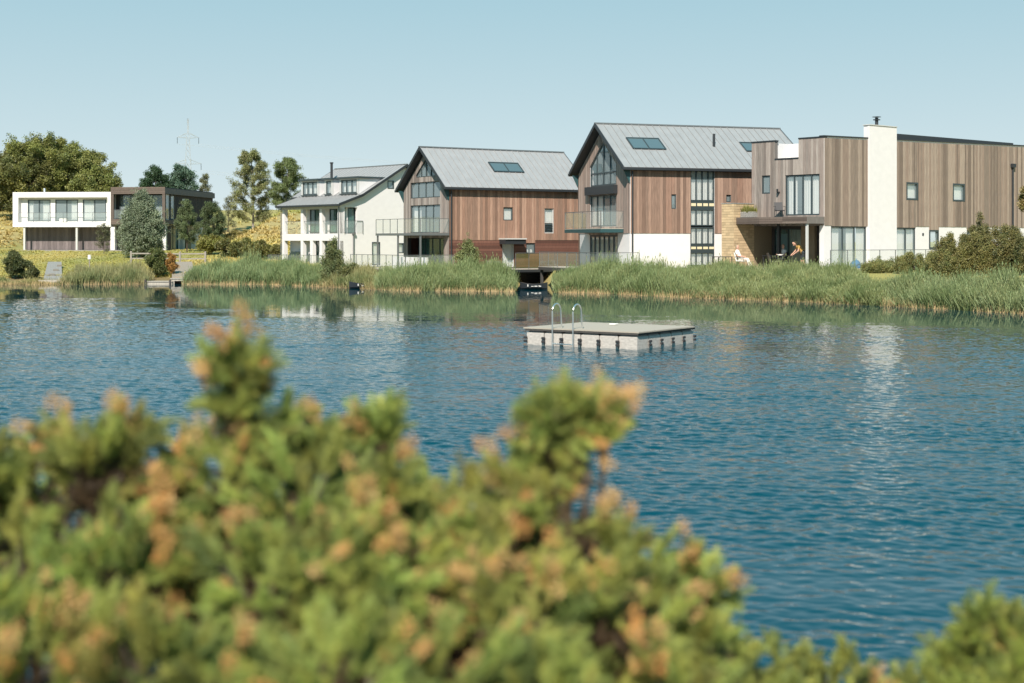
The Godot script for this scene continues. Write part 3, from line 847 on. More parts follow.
func house_grey() -> void:
	var L := 22.5; var W := 5.39
	var h := place_house("flat_roofed_house", "grey brown boarded house with tall white chimney, nearest house on the far bank", 17.99, 82.0, 39.8, 1.44)
	var fr := gable_frames(); var F: WF = fr[0]; var G: WF = fr[1]
	var pg := [[0.0, 7.58], [1.81, 7.58], [1.815, 6.44], [3.605, 6.44], [3.61, 7.54], [5.39, 7.54]]
	var pl := [[0.0, 7.58], [L, 7.95]]
	var hl := [hole(0.65, 4.0, 0.03, 2.42), hole(7.0, 8.98, 0.03, 2.38), hole(7.99, 9.22, 4.08, 5.17), hole(12.98, 14.33, 4.08, 5.22), hole(10.43, 11.46, 1.06, 2.25), hole(14.61, 15.4, 1.2, 2.25)]
	var w := wall("wall", F, 0.0, L, 0.0, pl, hl, -0.25, 0.0, M.render_white, h)
	var hb := hl.duplicate(); hb.append(hole(4.1, 6.85, 0.0, 9.0))
	boards(F, 0.03, L, 2.46, [[0.0, 7.5], [L, 7.87]], hb, 0.003, 0.185, M.wood_grey, w)
	var hg := [hole(0.29, 2.81, 3.06, 5.45), hole(3.96, 4.61, 4.39, 5.49)]
	var g := wall("wall", G, 0.252, 5.39, 2.46, pg, hg, -0.25, 0.0, M.canopy_wood, h)
	boards(G, 0.0, 5.39, 2.46, pg.map(func(p): return [p[0], p[1] - 0.06]), hg, 0.003, 0.185, M.gable_shaded, g)
	# copings
	for q in [[0.0, 1.83, 7.58], [1.83, 3.6, 6.44], [3.58, 5.42, 7.54]]:
		fcap(h, G, q[0], q[1], q[2])
	var cp := MB.new()
	fprism(cp, F, -0.06, L + 0.02, 7.585, 7.955, 7.66, 8.03, -0.3, 0.06)
	obj("coping", cp, M.black_trim, h)
	# the other two walls, floors and flat roof
	wall("wall", WF.new(Vector3(L, 0, 0), Vector3(0, 0, -1), Vector3(1, 0, 0)), 0.252, W - 0.252, 0.0, [[0.0, 7.9], [W, 7.9]], [], -0.25, 0.0, M.wood_grey[0], h)
	wall("wall", WF.new(Vector3(0, 0, -W), Vector3(1, 0, 0), Vector3(0, 0, -1)), 0.0, L, 2.46, [[0.0, 7.5], [L, 7.85]], [], -0.25, 0.0, M.wood_grey[0], h)
	bx("flat_roof", Vector3(3.0, 7.0, -W + 0.26), Vector3(L - 0.26, 7.2, -0.26), M.roof_zinc, h)
	bx("flat_roof", Vector3(0.26, 6.15, -5.1), Vector3(2.99, 6.35, -0.26), M.roof_zinc, h)
	bx("floor_slab", Vector3(0.0, 2.6, -5.3), Vector3(L - 0.26, 2.95, -0.26), M.interior, h)
	bx("floor_slab", Vector3(0.26, -0.25, -W + 0.26), Vector3(L - 0.26, 0.02, -0.26), M.floor_wood, h)
	bx("plinth", Vector3(0.02, -1.4, -W + 0.02), Vector3(L - 0.02, -0.02, -0.02), M.concrete, h)
	bx("partition", Vector3(3.2, 0.03, -W + 0.26), Vector3(3.3, 7.0, -0.6), M.interior, h)
	bx("roof_terrace_wall", Vector3(1.4, 6.36, -5.05), Vector3(1.6, 7.4, -1.7), M.render_white, h)
	bx("roof_terrace_wall", Vector3(0.3, 6.36, -3.9), Vector3(1.398, 7.4, -3.7), M.render_white, h)
	bx("solar_edge", Vector3(8.6, 7.9, -3.2), Vector3(21.8, 8.22, -1.0), M.black_trim, h)
	# chimney
	bx("chimney", Vector3(4.12, 0.0, 0.003), Vector3(6.83, 8.45, 0.16), M.render_white, h, 0.015)
	bx("chimney_cap", Vector3(4.08, 8.453, -0.32), Vector3(6.87, 8.5, 0.2), M.frame_pale, h)
	bx("chimney_back", Vector3(4.14, 7.2, -0.28), Vector3(6.81, 8.45, 0.0), M.render_white, h)
	pipe("chimney_cowl", [Vector3(5.1, 8.5, -0.05), Vector3(5.1, 8.95, -0.05)], 0.10, M.black_trim, h)
	bx("cowl_lid", Vector3(4.92, 8.98, -0.23), Vector3(5.28, 9.02, 0.13), M.black_trim, h)
	bx("cowl_band", Vector3(4.95, 8.8, -0.2), Vector3(5.25, 8.86, 0.1), M.black_trim, h)
	# windows
	window("window", G, 0.29, 2.81, 3.06, 5.45, 4, 1, h, {"bar": 0.08, "curtains": [[0.35, 1.0], [1.1, 1.7], [2.1, 2.75]]})
	window("window", G, 3.96, 4.61, 4.39, 5.49, 1, 1, h, {"bar": 0.08})
	window("glazed_door", F, 0.65, 4.0, 0.03, 2.42, 3, 1, h, {"bar": 0.08, "curtains": [[0.75, 1.7], [2.3, 3.2], [3.3, 3.95]]})
	window("glazed_door", F, 7.0, 8.98, 0.03, 2.38, 2, 1, h, {"bar": 0.08, "curtains": [[7.1, 8.9]]})
	window("window", F, 7.99, 9.22, 4.08, 5.17, 1, 1, h, {"bar": 0.11, "blinds": [[8.1, 9.12, 4.18, 5.08]], "d1": 0.05})
	window("window", F, 12.98, 14.33, 4.08, 5.22, 1, 1, h, {"bar": 0.11, "blinds": [[13.1, 14.2, 4.18, 5.12]], "d1": 0.05})
	window("window", F, 10.43, 11.46, 1.06, 2.25, 1, 1, h, {"bar": 0.11, "d1": 0.03})
	window("window", F, 14.61, 15.4, 1.2, 2.25, 1, 1, h, {"bar": 0.11, "d1": 0.03})
	pipe("downpipe", [Vector3(19.9, 6.5, 0.1), Vector3(19.9, 0.2, 0.1)], 0.07, M.black_trim, h)
	bx("rainwater_head", Vector3(19.72, 6.45, 0.035), Vector3(20.08, 6.7, 0.24), M.black_trim, h)
	pipe("wall_lamp", [Vector3(-0.05, 4.45, -3.25), Vector3(-0.22, 4.45, -3.25), Vector3(-0.22, 4.65, -3.25)], 0.06, M.black_trim, h)
	bx("vent", Vector3(9.7, 1.9, 0.002), Vector3(9.85, 2.05, 0.03), M.black_trim, h)
	# ground floor under the gable: set back behind a porch
	var P := WF.new(Vector3(1.6, 0, 0), Vector3(0, 0, -1), Vector3(-1, 0, 0))
	var hp := [hole(0.5, 1.6, 0.03, 2.2), hole(2.9, 5.0, 0.03, 2.3)]
	wall("porch_wall", P, 0.26, 5.2, 0.0, [[0.0, 2.58], [5.2, 2.58]], hp, -0.2, 0.0, M.deck_dark, h)  # dark colour stands in for the shade inside the porch
	bx("brick_pier", Vector3(1.36, 0.0, -2.75), Vector3(1.597, 2.57, -1.75), M.brick_wall, h)  # pale brick strip stands in for the sunlit wedge on the back wall
	window("glazed_door", P, 2.9, 5.0, 0.03, 2.3, 2, 1, h, {"glass": M.glass_green, "curtains": [[3.0, 3.8]]})
	window("glazed_door", P, 0.5, 1.6, 0.03, 2.2, 1, 1, h, {"glass": M.glass_green})
	bx("corner_pier", Vector3(0.0, 0.0, -0.33), Vector3(0.6, 2.44, -0.252), M.render_white, h)
	# brick screen wall at the end of the porch
	brick_screen(h)
	var s := bx("porch_roof", Vector3(-1.62, 2.56, -5.2), Vector3(-0.04, 2.96, 0.06), M.canopy_wood, h)
	for k in 9: bx("fascia_board", Vector3(-1.65, 2.57 + (k % 3) * 0.13, -5.2 + (k / 3) * 1.755), Vector3(-1.622, 2.69 + (k % 3) * 0.13, -3.452 + (k / 3) * 1.755), M.wood_e[k % 7], s)
	bx("porch_ceiling", Vector3(0.0, 2.45, -5.2), Vector3(1.6, 2.55, -0.34), M.canopy_wood, h)
	bx("porch_post", Vector3(-1.52, 0.0, -0.12), Vector3(-1.4, 2.555, 0.0), M.frame_pale, h)
	bx("porch_post", Vector3(-0.1, 0.0, -3.4), Vector3(0.08, 2.555, -3.22), M.black_trim, h)
	# deck with its glass edge
	var dk := bx("deck", Vector3(-4.3, -0.36, -6.8), Vector3(9.3, -0.06, 1.7), M.concrete, h)
	var n := 56
	for k in n:
		var a := lerpf(-4.3, 9.3, float(k) / n); var b := lerpf(-4.3, 9.3, float(k + 1) / n)
		bx("plank", Vector3(a + 0.005, -0.058, -6.8 if b < 0.0 else 0.03), Vector3(b - 0.005, -0.025, 1.7), M.deck_wood, dk)
	for p in [[-4.1, -6.6], [-4.1, -2.5], [-4.1, 1.5], [0.0, 1.5], [4.5, 1.5], [9.0, 1.5]]:
		bx("deck_pile", Vector3(p[0] - 0.1, -2.6, p[1] - 0.1), Vector3(p[0] + 0.1, -0.362, p[1] + 0.1), M.deck_dark, h)
	balustrade(h, Vector3(-1.5, -0.022, 1.62), Vector3(9.2, -0.022, 1.62), 1.08, 7, M.rail_grey, M.glass_clear)

func fcap(h: Node3D, f: WF, a: float, b: float, y: float) -> void:
	var mb := MB.new()
	fbox(mb, f, a - 0.02, b, y - 0.055, y + 0.03, -0.27, 0.06)
	obj("coping", mb, M.black_trim, h)

func brick_screen(h: Node3D) -> void:
	var core := bx("brick_screen", Vector3(-1.8, -0.02, -6.2), Vector3(1.8, 3.78, -5.24), M.brick_wall, h)
	bx("coping", Vector3(-1.84, 3.782, -6.24), Vector3(1.84, 3.84, -5.2), M.concrete, core)
	# courses of pale brick on the two faces that show
	var mats := []
	for k in 5:
		var q := 0.84 + 0.07 * k
		mats.append(mat("brick%d" % k, 0.50 * q, 0.375 * q, 0.225 * q, 0.9))
	var unit := MB.new(); unit.box(Vector3.ZERO, Vector3.ONE)
	var um := unit.mesh()
	var rows := 24
	for r in rows:
		var y := r * 3.78 / rows + 0.006; var hh := 3.78 / rows - 0.014
		for side in 2:
			var L: float = 0.96 if side == 0 else 1.8
			var bl := 0.32 if side == 0 else 0.36
			var off := bl / 2.0 if r % 2 else 0.0
			var a := -off
			while a < L - 0.02:
				var l := maxf(a, 0.0); var e := minf(a + bl - 0.012, L)
				if e - l > 0.03:
					var o := obj("brick", um, mats[rng.randi() % 5], core)
					if side == 0:
						o.position = Vector3(-1.82 - rng.randf() * 0.003, y, -6.2 + l); o.scale = Vector3(0.018, hh, e - l)
					else:
						o.position = Vector3(-1.8 + l, y, -5.239); o.scale = Vector3(e - l, hh, 0.016 + rng.randf() * 0.003)
				a += bl

func house_cube() -> void:
	var h := place_house("flat_roofed_house", "low modern house of a white box and dark boarded wing on the lawn", -35.38, 145.0, -5.8, 2.08)
	var F := WF.new(Vector3.ZERO, Vector3(1, 0, 0), Vector3(0, 0, 1)); var S := WF.new(Vector3.ZERO, Vector3(0, 0, -1), Vector3(1, 0, 0))
	# white box: a deep picture frame round a set back wall
	var a := -16.19; var b := -5.73; var y0 := 2.36; var y1 := 5.95
	bx("white_box_top", Vector3(a, y1 - 0.55, -9.0), Vector3(b, y1, 0.0), M.render_white, h)
	bx("white_box_floor", Vector3(a, y0, -9.0), Vector3(b, y0 + 0.48, 0.0), M.render_white, h)
	bx("white_box_side", Vector3(a, y0 + 0.483, -9.0), Vector3(a + 0.6, y1 - 0.553, 0.0), M.render_white, h)
	bx("white_box_side", Vector3(b - 0.35, y0 + 0.483, -9.0), Vector3(b - 0.003, y1 - 0.553, 0.0), M.render_white, h)
	bx("white_box_back", Vector3(a + 0.6, y0 + 0.483, -9.0), Vector3(b - 0.353, y1 - 0.553, -8.8), M.render_white, h)
	var R := WF.new(Vector3(0, 0, -0.6), Vector3(1, 0, 0), Vector3(0, 0, 1))
	var hr := [hole(-14.85, -12.4, 2.95, 5.2), hole(-11.9, -9.45, 2.95, 5.2), hole(-8.95, -6.45, 2.95, 5.2)]
	wall("wall", R, a + 0.603, b - 0.355, y0 + 0.483, [[a, y1 - 0.553], [b, y1 - 0.553]], hr, -0.2, 0.0, M.render_white, h)
	var k := 0
	for q in hr:
		window("glazed_door", R, q[0], q[1], q[2], q[3], 2, 1, h, {"bar": 0.1, "curtains": [[[q[0] + 0.1, q[0] + 0.5], [q[1] - 0.9, q[1] - 0.1]], [[q[1] - 0.8, q[1] - 0.1]], [[q[0] + 0.1, q[0] + 1.2]]][k]})
		k += 1
	balustrade(h, Vector3(a + 0.62, y0 + 0.484, -0.1), Vector3(b - 0.37, y0 + 0.484, -0.1), 1.0, 6, M.rail_grey, M.glass_clear)
	bx("chair_seat", Vector3(-11.3, 2.86, -0.5), Vector3(-10.6, 3.25, -0.2), M.white_plastic, h, 0.05)
	# posts and the shaded ground floor
	for x in [-15.1, -9.5]: bx("post", Vector3(x, 0.0, -0.3), Vector3(x + 0.2, y0 - 0.003, -0.1), M.frame_pale, h)
	bx("pier", Vector3(-5.8, 0.0, -0.55), Vector3(-5.35, y0 - 0.003, -0.1), M.render_white, h)
	var B := WF.new(Vector3(0, 0, -1.6), Vector3(1, 0, 0), Vector3(0, 0, 1))
	var gw := wall("ground_floor_wall", B, -15.6, 0.0, 0.0, [[-15.6, y0 - 0.004], [0.0, y0 - 0.004]], [], -0.3, 0.0, M.black_trim, h)
	boards(B, -15.6, -0.02, 0.02, [[-15.6, y0 - 0.02], [0.0, y0 - 0.02]], [], 0.003, 0.31, M.ground_panel, gw)
	bx("ground_floor_wall", Vector3(-15.6, 0.0, -9.0), Vector3(-15.3, y0 - 0.004, -1.905), M.black_trim, h)
	bx("roof_flue", Vector3(-14.6, 5.95, -4.0), Vector3(-14.45, 6.5, -3.85), M.galvanised_haze, h)
	bx("plinth", Vector3(-16.0, -1.0, -9.0), Vector3(-0.1, -0.004, -0.02), M.concrete, h)
	# dark wing
	var t := 6.44; var u0 := 2.66
	bx("wing_roof", Vector3(-5.73, 5.75, -16.5), Vector3(-0.02, t - 0.1, -0.03), M.black_trim, h)
	bx("wing_floor", Vector3(-5.727, u0, -16.5), Vector3(-0.02, u0 + 0.42, -0.03), M.black_trim, h)
	var w := bx("wing_wall", Vector3(-5.727, u0 + 0.423, -16.4), Vector3(-0.3, 5.747, -1.4), M.deck_dark, h)
	level_boards(F, -5.73, 0.0, 5.72, t, [], -0.028, 0.18, M.wood_e, w)
	level_boards(F, -5.73, 0.0, u0 - 0.04, u0 + 0.5, [], -0.028, 0.18, M.wood_e, w)
	for x in [-5.73, -0.3]:
		var mb := MB.new()
		fbox(mb, F, x, x + 0.3, u0 + 0.52, 5.7, -0.3, 0.0)
		obj("corner_board", mb, M.wood_e[1], h)
	window("glazed_door", WF.new(Vector3(0, 0, -1.38), Vector3(1, 0, 0), Vector3(0, 0, 1)), -5.3, -0.6, u0 + 0.45, 5.7, 4, 1, h, {"d0": 0.0, "d1": 0.08, "bar": 0.09})
	balustrade(h, Vector3(-5.4, u0 + 0.503, -0.1), Vector3(-0.32, u0 + 0.503, -0.1), 0.95, 4, M.rail_grey, M.glass_clear)
	var hs := [hole(1.0, 1.9, 3.1, 5.7), hole(2.5, 3.4, 3.2, 5.6), hole(6.0, 6.9, 3.5, 5.4)]
	boards(S, 0.3, 16.5, u0, [[0.0, t], [16.5, t]], hs, -0.28, 0.2, M.wood_black, w)
	for q in hs: window("window", S, q[0], q[1], q[2], q[3], 1, 1, h, {"d0": -0.292, "d1": -0.25, "blinds": [[q[0] + 0.08, q[1] - 0.08, q[2] + 0.05, q[3] - 0.1]], "frame": M.frame_pale})
	for z in [-0.5, -6.0, -12.0]: bx("pier", Vector3(-0.5, 0.0, z - 0.3), Vector3(-0.08, u0 - 0.05, z), M.render_white, h)
	bx("ground_floor_wall", Vector3(-1.3, 0.0, -16.2), Vector3(-1.1, u0 - 0.004, -1.905), M.render_white, h)
	window("glazed_door", WF.new(Vector3(-1.1, 0, 0), Vector3(0, 0, -1), Vector3(1, 0, 0)), 2.2, 7.0, 0.0, 2.5, 3, 1, h, {"d0": 0.004, "d1": 0.08, "bar": 0.1, "glass": M.glass_green})
	bx("brick_pier", Vector3(-1.0, 0.0, -9.4), Vector3(-0.4, u0 - 0.004, -8.2), M.brick_wall, h)
# ---------------------------------------------------------------- plants
func multi(called: String, mesh: Mesh, m: Material, xf: Array, cols: Array, parent: Node3D = null) -> MultiMeshInstance3D:
	var mm := MultiMesh.new()
	mm.transform_format = MultiMesh.TRANSFORM_3D
	mm.use_colors = true
	mm.mesh = mesh
	mm.instance_count = xf.size()
	for k in xf.size():
		mm.set_instance_transform(k, xf[k]); mm.set_instance_color(k, cols[k])
	var o := MultiMeshInstance3D.new()
	o.multimesh = mm
	o.set_meta("kind", "stuff")
	o.material_override = m
	if parent == null:
		o.name = numbered(called); add_child(o)
	else:
		o.name = called; parent.add_child(o, true)
	return o

func rvec() -> Vector3:
	while true:
		var p := Vector3(rng.randf_range(-1, 1), rng.randf_range(-1, 1), rng.randf_range(-1, 1))
		if p.length() < 1.0 and p.length() > 0.05: return p
	return Vector3.UP

func rbasis(s: float) -> Basis:
	return Basis(rvec().normalized(), rng.randf() * TAU).scaled(Vector3.ONE * s)

func white_colors(mb: MB) -> MB:
	mb.colored = true
	return mb

# a sprig of leaves in a ball of radius one
func leaf_sprig(n: int, len: float, wide: float) -> ArrayMesh:
	var mb := white_colors(MB.new())
	for k in n:
		var p := rvec() * 0.85
		var d := (rvec() + p * 0.7 + Vector3(0, 0.15, 0)).normalized()
		var s := d.cross(rvec()).normalized()
		var q := rng.randf_range(0.75, 1.2)
		mb.tint = Color(q, q, q * rng.randf_range(0.85, 1.05))
		var a := p; var b := p + d * len * 0.5 + s * wide * 0.5; var c := p + d * len; var e := p + d * len * 0.5 - s * wide * 0.5
		var nn := d.cross(s)
		mb.tri(a, b, c, nn); mb.tri(a, c, e, nn)
	return mb.mesh()

var SPRIG := []
func crown(parent: Node3D, lobes: Array, n: int, size: float, base: Color, vary: float, alt: Color, alt_share: float, part := "crown") -> void:
	var xf := []; var co := []
	var tot := 0.0
	for l in lobes: tot += l[1].x * l[1].y + l[1].y * l[1].z
	for l in lobes:
		var cnt := int(n * (l[1].x * l[1].y + l[1].y * l[1].z) / tot)
		var hue := rng.randf_range(-1.0, 1.0)
		for k in cnt:
			var p := rvec().normalized() * pow(rng.randf(), 0.45)
			# ragged surface
			var bump := 1.0 + 0.28 * fine_noise.get_noise_3d(p.x * 60.0 + l[0].x * 20.0, p.y * 60.0, p.z * 60.0 + l[0].z * 20.0)
			var at: Vector3 = l[0] + p * l[1] * bump
			xf.append(Transform3D(rbasis(size * rng.randf_range(0.7, 1.3)), at))
			var c := base.lerp(alt, alt_share * rng.randf()) * (1.0 + vary * (0.6 * rng.randf_range(-1, 1) + 0.4 * hue))
			c.a = 1.0
			co.append(c)
	# loose sprays between the masses
	for k in int(n * 0.35):
		var p: Array = lobes[rng.randi() % lobes.size()]; var q: Array = lobes[rng.randi() % lobes.size()]
		if p[0].distance_to(q[0]) > (p[1].x + q[1].x) * 2.2: continue
		var at: Vector3 = p[0].lerp(q[0], rng.randf()) + rvec() * p[1] * 1.25
		xf.append(Transform3D(rbasis(size * rng.randf_range(0.6, 1.15)), at))
		var c := base.lerp(alt, alt_share * rng.randf()) * (1.0 + vary * rng.randf_range(-1, 1))
		c.a = 1.0
		co.append(c)
	multi(part, SPRIG[0], M.leaf, xf, co, parent)

func stem_mesh(lobes: Array, r: float, top: float) -> MB:
	var mb := MB.new()
	var pts := []; var rr := []
	var lean := Vector3(rng.randf_range(-0.03, 0.03), 0, rng.randf_range(-0.03, 0.03)) * top
	for k in 7:
		var t := k / 6.0
		pts.append(Vector3(0, -0.4 + (top + 0.4) * t, 0) + lean * t * t + Vector3(sin(t * 5.0 + top), 0, cos(t * 4.0)) * 0.02 * top * t)
		rr.append(r * (1.0 - 0.82 * t) + (r * 0.35 if k == 0 else 0.0))
	mb.tube(pts, rr, 8)
	for l in lobes:
		var y := clampf(l[0].y * 0.62, 0.2 * top, 0.85 * top)
		var a := Vector3(0, y, 0) + lean * pow(y / top, 2.0)
		var b: Vector3 = l[0]
		var m := (a + b) / 2.0 + Vector3(0, -0.06 * a.distance_to(b), 0)
		mb.tube([a, m, b], [r * 0.42, r * 0.26, r * 0.08], 6)
	return mb

func tree(called: String, label: String, category: String, x: float, d: float, lobes: Array, n: int, size: float, base: Color, o := {}) -> Node3D:
	var y := ground_y(x, d)
	var t := thing(called, label, category, Vector3(x, y, -d), 0.0, o.get("group", ""))
	var top := 0.0
	for l in lobes: top = maxf(top, l[0].y)
	obj(o.get("stem", "trunk"), stem_mesh(lobes.slice(0, 40), o.get("r", 0.2), top * o.get("reach", 0.95)), o.get("bark", M.bark), t)
	crown(t, lobes, n, size, base, o.get("vary", 0.3), o.get("alt", base), o.get("alt_share", 0.0), o.get("part", "crown"))
	return t

# a tree grown limb by limb: twigs carry the sprigs, so that sky shows between them
func grown(called: String, label: String, x: float, d: float, w: float, y0: float, y1: float, limbs: int, n: int, size: float, base: Color, o := {}) -> Node3D:
	var t := thing(called, label, "tree", Vector3(x, ground_y(x, d), -d), 0.0, o.get("group", ""))
	var mb := MB.new()
	var r: float = o.get("r", 0.2); var cone_share: float = o.get("cone", 0.0); var alt: Color = o.get("alt", base)
	var lean := Vector3(rng.randf_range(-0.05, 0.05), 0, rng.randf_range(-0.05, 0.05)) * y1
	var pts := []; var rr := []
	for k in 8:
		var u := k / 7.0
		pts.append(Vector3(0, lerpf(-0.4, y1 * 0.93, u), 0) + lean * u * u + Vector3(sin(u * 6.0 + y1), 0, cos(u * 5.0)) * 0.012 * y1 * u)
		rr.append(r * (1.0 - 0.88 * u) + (r * 0.3 if k == 0 else 0.0))
	mb.tube(pts, rr, 8)
	var xf := []; var co := []
	var per := maxi(2, int(n / (limbs * 7.0)))
	for i in limbs:
		var u := (i + rng.randf()) / limbs
		var h := lerpf(y0, y1 * 0.9, pow(u, 0.85))
		var R: float = w * lerpf(pow(sin(PI * (0.16 + 0.78 * u)), 0.65), 1.02 - 0.86 * u, cone_share) * rng.randf_range(0.62, 1.08)
		var az := i * 2.4 + rng.randf_range(-0.7, 0.7)
		var a := Vector3(0, maxf(h - R * 0.45, 0.12 * y1), 0) + lean * pow(h / y1, 2.0)
		var b := Vector3(cos(az) * R, minf(h + R * rng.randf_range(0.0, 0.4), y1), sin(az) * R) + lean * pow(h / y1, 2.0)
		var m := a.lerp(b, 0.5) + Vector3(0, 0.08 * R, 0)
		var lr := r * 0.34 * (1.0 - 0.6 * u)
		mb.tube([a, m, b], [lr, lr * 0.6, lr * 0.2], 5, false)
		for j in 7:
			var s := a.lerp(b, rng.randf_range(0.3, 1.0))
			var dir := ((b - a).normalized() + rvec() * 0.95 + Vector3(0, 0.15, 0)).normalized()
			var tip := s + dir * (R * rng.randf_range(0.2, 0.5) + 0.25)
			mb.tube([s, tip], [lr * 0.3, lr * 0.1], 4, false)
			var hue := base.lerp(alt, o.get("alt_share", 0.0) * rng.randf()) * rng.randf_range(0.72, 1.25)
			for k in per:
				xf.append(Transform3D(rbasis(size * rng.randf_range(0.6, 1.25)), s.lerp(tip, rng.randf_range(0.1, 1.1)) + rvec() * size * 1.3))
				var c := hue * rng.randf_range(0.85, 1.15)
				c.a = 1.0
				co.append(c)
	obj("trunk", mb, o.get("bark", M.bark), t)
	multi("crown", SPRIG[0], M.leaf, xf, co, t)
	return t

# lobes of a broad crown: half width w, from y0 to y1
func broad(w: float, y0: float, y1: float, k: int, narrow := 0.0, small := 1.0) -> Array:
	var out := []
	var mid := (y0 + y1) / 2.0; var half := (y1 - y0) / 2.0
	for i in k * 3:
		var p := rvec().normalized() * rng.randf_range(0.25, 0.9)
		var t := p.y * 0.5 + 0.5
		var ww := w * (1.0 - narrow * t)
		var s := small * minf(w, half) * rng.randf_range(0.14, 0.30) * (1.0 - 0.4 * narrow * t)
		out.append([Vector3(p.x * ww, mid + p.y * half, p.z * ww), Vector3(s, s * rng.randf_range(0.6, 0.95), s)])
	return out

# many leafy stems of uneven height
func upright(w: float, h: float, k: int) -> Array:
	var out := []
	for i in k:
		var a := rng.randf() * TAU; var r := sqrt(rng.randf()) * w
		var top := h * (1.0 - 0.45 * pow(r / w, 2.0)) * rng.randf_range(0.72, 1.05)
		var s := w * rng.randf_range(0.10, 0.19)
		for j in 3:
			out.append([Vector3(cos(a) * r + rng.randf_range(-0.1, 0.1), lerpf(0.2, top - s, (j + rng.randf() * 0.5) / 2.5), sin(a) * r), Vector3(s, s * 1.5, s)])
	return out

func cone(w: float, y0: float, y1: float, k: int, egg := 0.25) -> Array:
	var out := []
	for i in k:
		var t := (i + 0.5) / k
		var prof_w: float = w * (pow(sin(PI * clampf(t * (1.0 - egg) + egg, 0.0, 1.0)), 0.8))
		var a := i * 2.4
		var s := maxf(prof_w * 0.62, w * 0.14)
		out.append([Vector3(cos(a) * prof_w * 0.42, lerpf(y0 + s * 0.5, y1 - s * 0.5, t), sin(a) * prof_w * 0.42), Vector3(s, s * 0.9, s)])
	return out

func X(px: float, d: float) -> float:
	return px / 1422.0 * d

func reed_mesh(green: bool) -> ArrayMesh:
	var mb := white_colors(MB.new())
	for k in (30 if green else 12):
		var p := Vector3(rng.randf_range(-0.24, 0.24), 0, rng.randf_range(-0.24, 0.24))
		var lean := Vector3(rng.randf_range(-0.13, 0.13), 0, rng.randf_range(-0.13, 0.13))
		var a := rng.randf() * TAU
		var q := rng.randf_range(0.78, 1.2)
		if green:
			var h := rng.randf_range(0.9, 1.75)
			var tip := p + Vector3(0, h, 0) + lean * h * 1.3
			mb.tint = Color(q, q, q * rng.randf_range(0.8, 1.1))
			var s := Vector3(cos(a), 0, sin(a)) * 0.012
			var low := p + Vector3(0, 0.26, 0); var mid := p + Vector3(0, h * 0.6, 0) + lean * h * 0.45
			var out := Vector3(-s.z, 0.0, s.x)
			mb.quad(low - s * 0.5, low + s * 0.5, mid + s, mid - s, out); mb.tri(mid - s, mid + s, tip, out)
			# one leaf arching out
			var b := low.lerp(mid, rng.randf_range(0.6, 1.0))
			var c := rng.randf() * TAU
			var o := Vector3(cos(c), rng.randf_range(1.2, 2.6), sin(c)).normalized()
			var l := rng.randf_range(0.22, 0.42)
			var sd := Vector3(-sin(c), 0, cos(c)) * 0.011
			mb.tri(b - sd, b + sd, b + o * l, Vector3.UP)
			if rng.randf() < 0.12:
				mb.tint = Color(1.9, 1.35, 1.5)
				for j in 3:
					var e := rng.randf() * TAU
					mb.tri(tip - Vector3(0, 0.05, 0), tip + Vector3(cos(e) * 0.03, 0.08, sin(e) * 0.03), tip + Vector3(cos(e + 1.2) * 0.02, 0.15, sin(e + 1.2) * 0.02), Vector3.UP)
		else:
			var h := rng.randf_range(0.3, 0.95)
			mb.tint = Color(q, q, q)
			var s := Vector3(cos(a), 0, sin(a)) * 0.011
			mb.tri(p - s, p + s, p + Vector3(0, h, 0) + lean * h * 1.5, Vector3(-s.z, 0, s.x))
	return mb.mesh()

func reeds(label: String, x0: float, x1: float, tall: float, green: Color, n: int, deep := 3.6) -> void:
	var root := thing("reed_bed", label, "reeds", Vector3((x0 + x1) / 2.0, 0.0, -shore((x0 + x1) / 2.0)), 0.0, "reed beds along the far bank")
	root.set_meta("kind", "stuff")
	var gx := []; var gc := []; var sx := []; var sc := []
	for k in n:
		var x := rng.randf_range(x0, x1)
		var edge := minf(x - x0, x1 - x)
		var front := rng.randf()
		var d := shore(x) - 0.9 + deep * front * front * 0.7 + deep * 0.3 * rng.randf()
		var y := maxf(ground_y(x, d), -0.35)
		var p := Vector3(x, y, -d) - root.position
		var h := tall * (rng.randf_range(0.7, 1.1) if rng.randf() < 0.9 else rng.randf_range(1.1, 1.4)) * (0.72 + 0.3 * smoothstep(0.0, 1.0, edge)) * (0.95 + 0.6 * shape_noise.get_noise_2d(x * 45.0, d * 30.0)) * (0.8 + 0.2 * front)
		var b := Basis(Vector3.UP, rng.randf() * TAU).scaled(Vector3(1.1, h / 1.5, 1.1))
		gx.append(Transform3D(b, p))
		var c := green.lerp(Color(0.36, 0.32, 0.13), 0.6 * rng.randf() * rng.randf()) * rng.randf_range(0.8, 1.2)
		c = c.lerp(Color(0.10, 0.155, 0.05), clampf(0.25 + 1.3 * shape_noise.get_noise_2d(x * 38.0, d * 60.0 + 9.0), 0.0, 0.75))
		c.a = 1.0
		gc.append(c)
		if front < 0.6 and shape_noise.get_noise_2d(x * 70.0, 3.0) > -0.25:
			sx.append(Transform3D(Basis(Vector3.UP, rng.randf() * TAU).scaled(Vector3(1.1, 0.42 + 0.38 * tall / 1.5, 1.1)), p + Vector3(0, 0, 0.25)))
			c = Color(0.66, 0.48, 0.25) * rng.randf_range(0.7, 1.25)
			c.a = 1.0
			sc.append(c)
	multi("green_reeds", SPRIG[1], M.reed, gx, gc, root)
	multi("dry_stalks", SPRIG[2], M.reed, sx, sc, root)

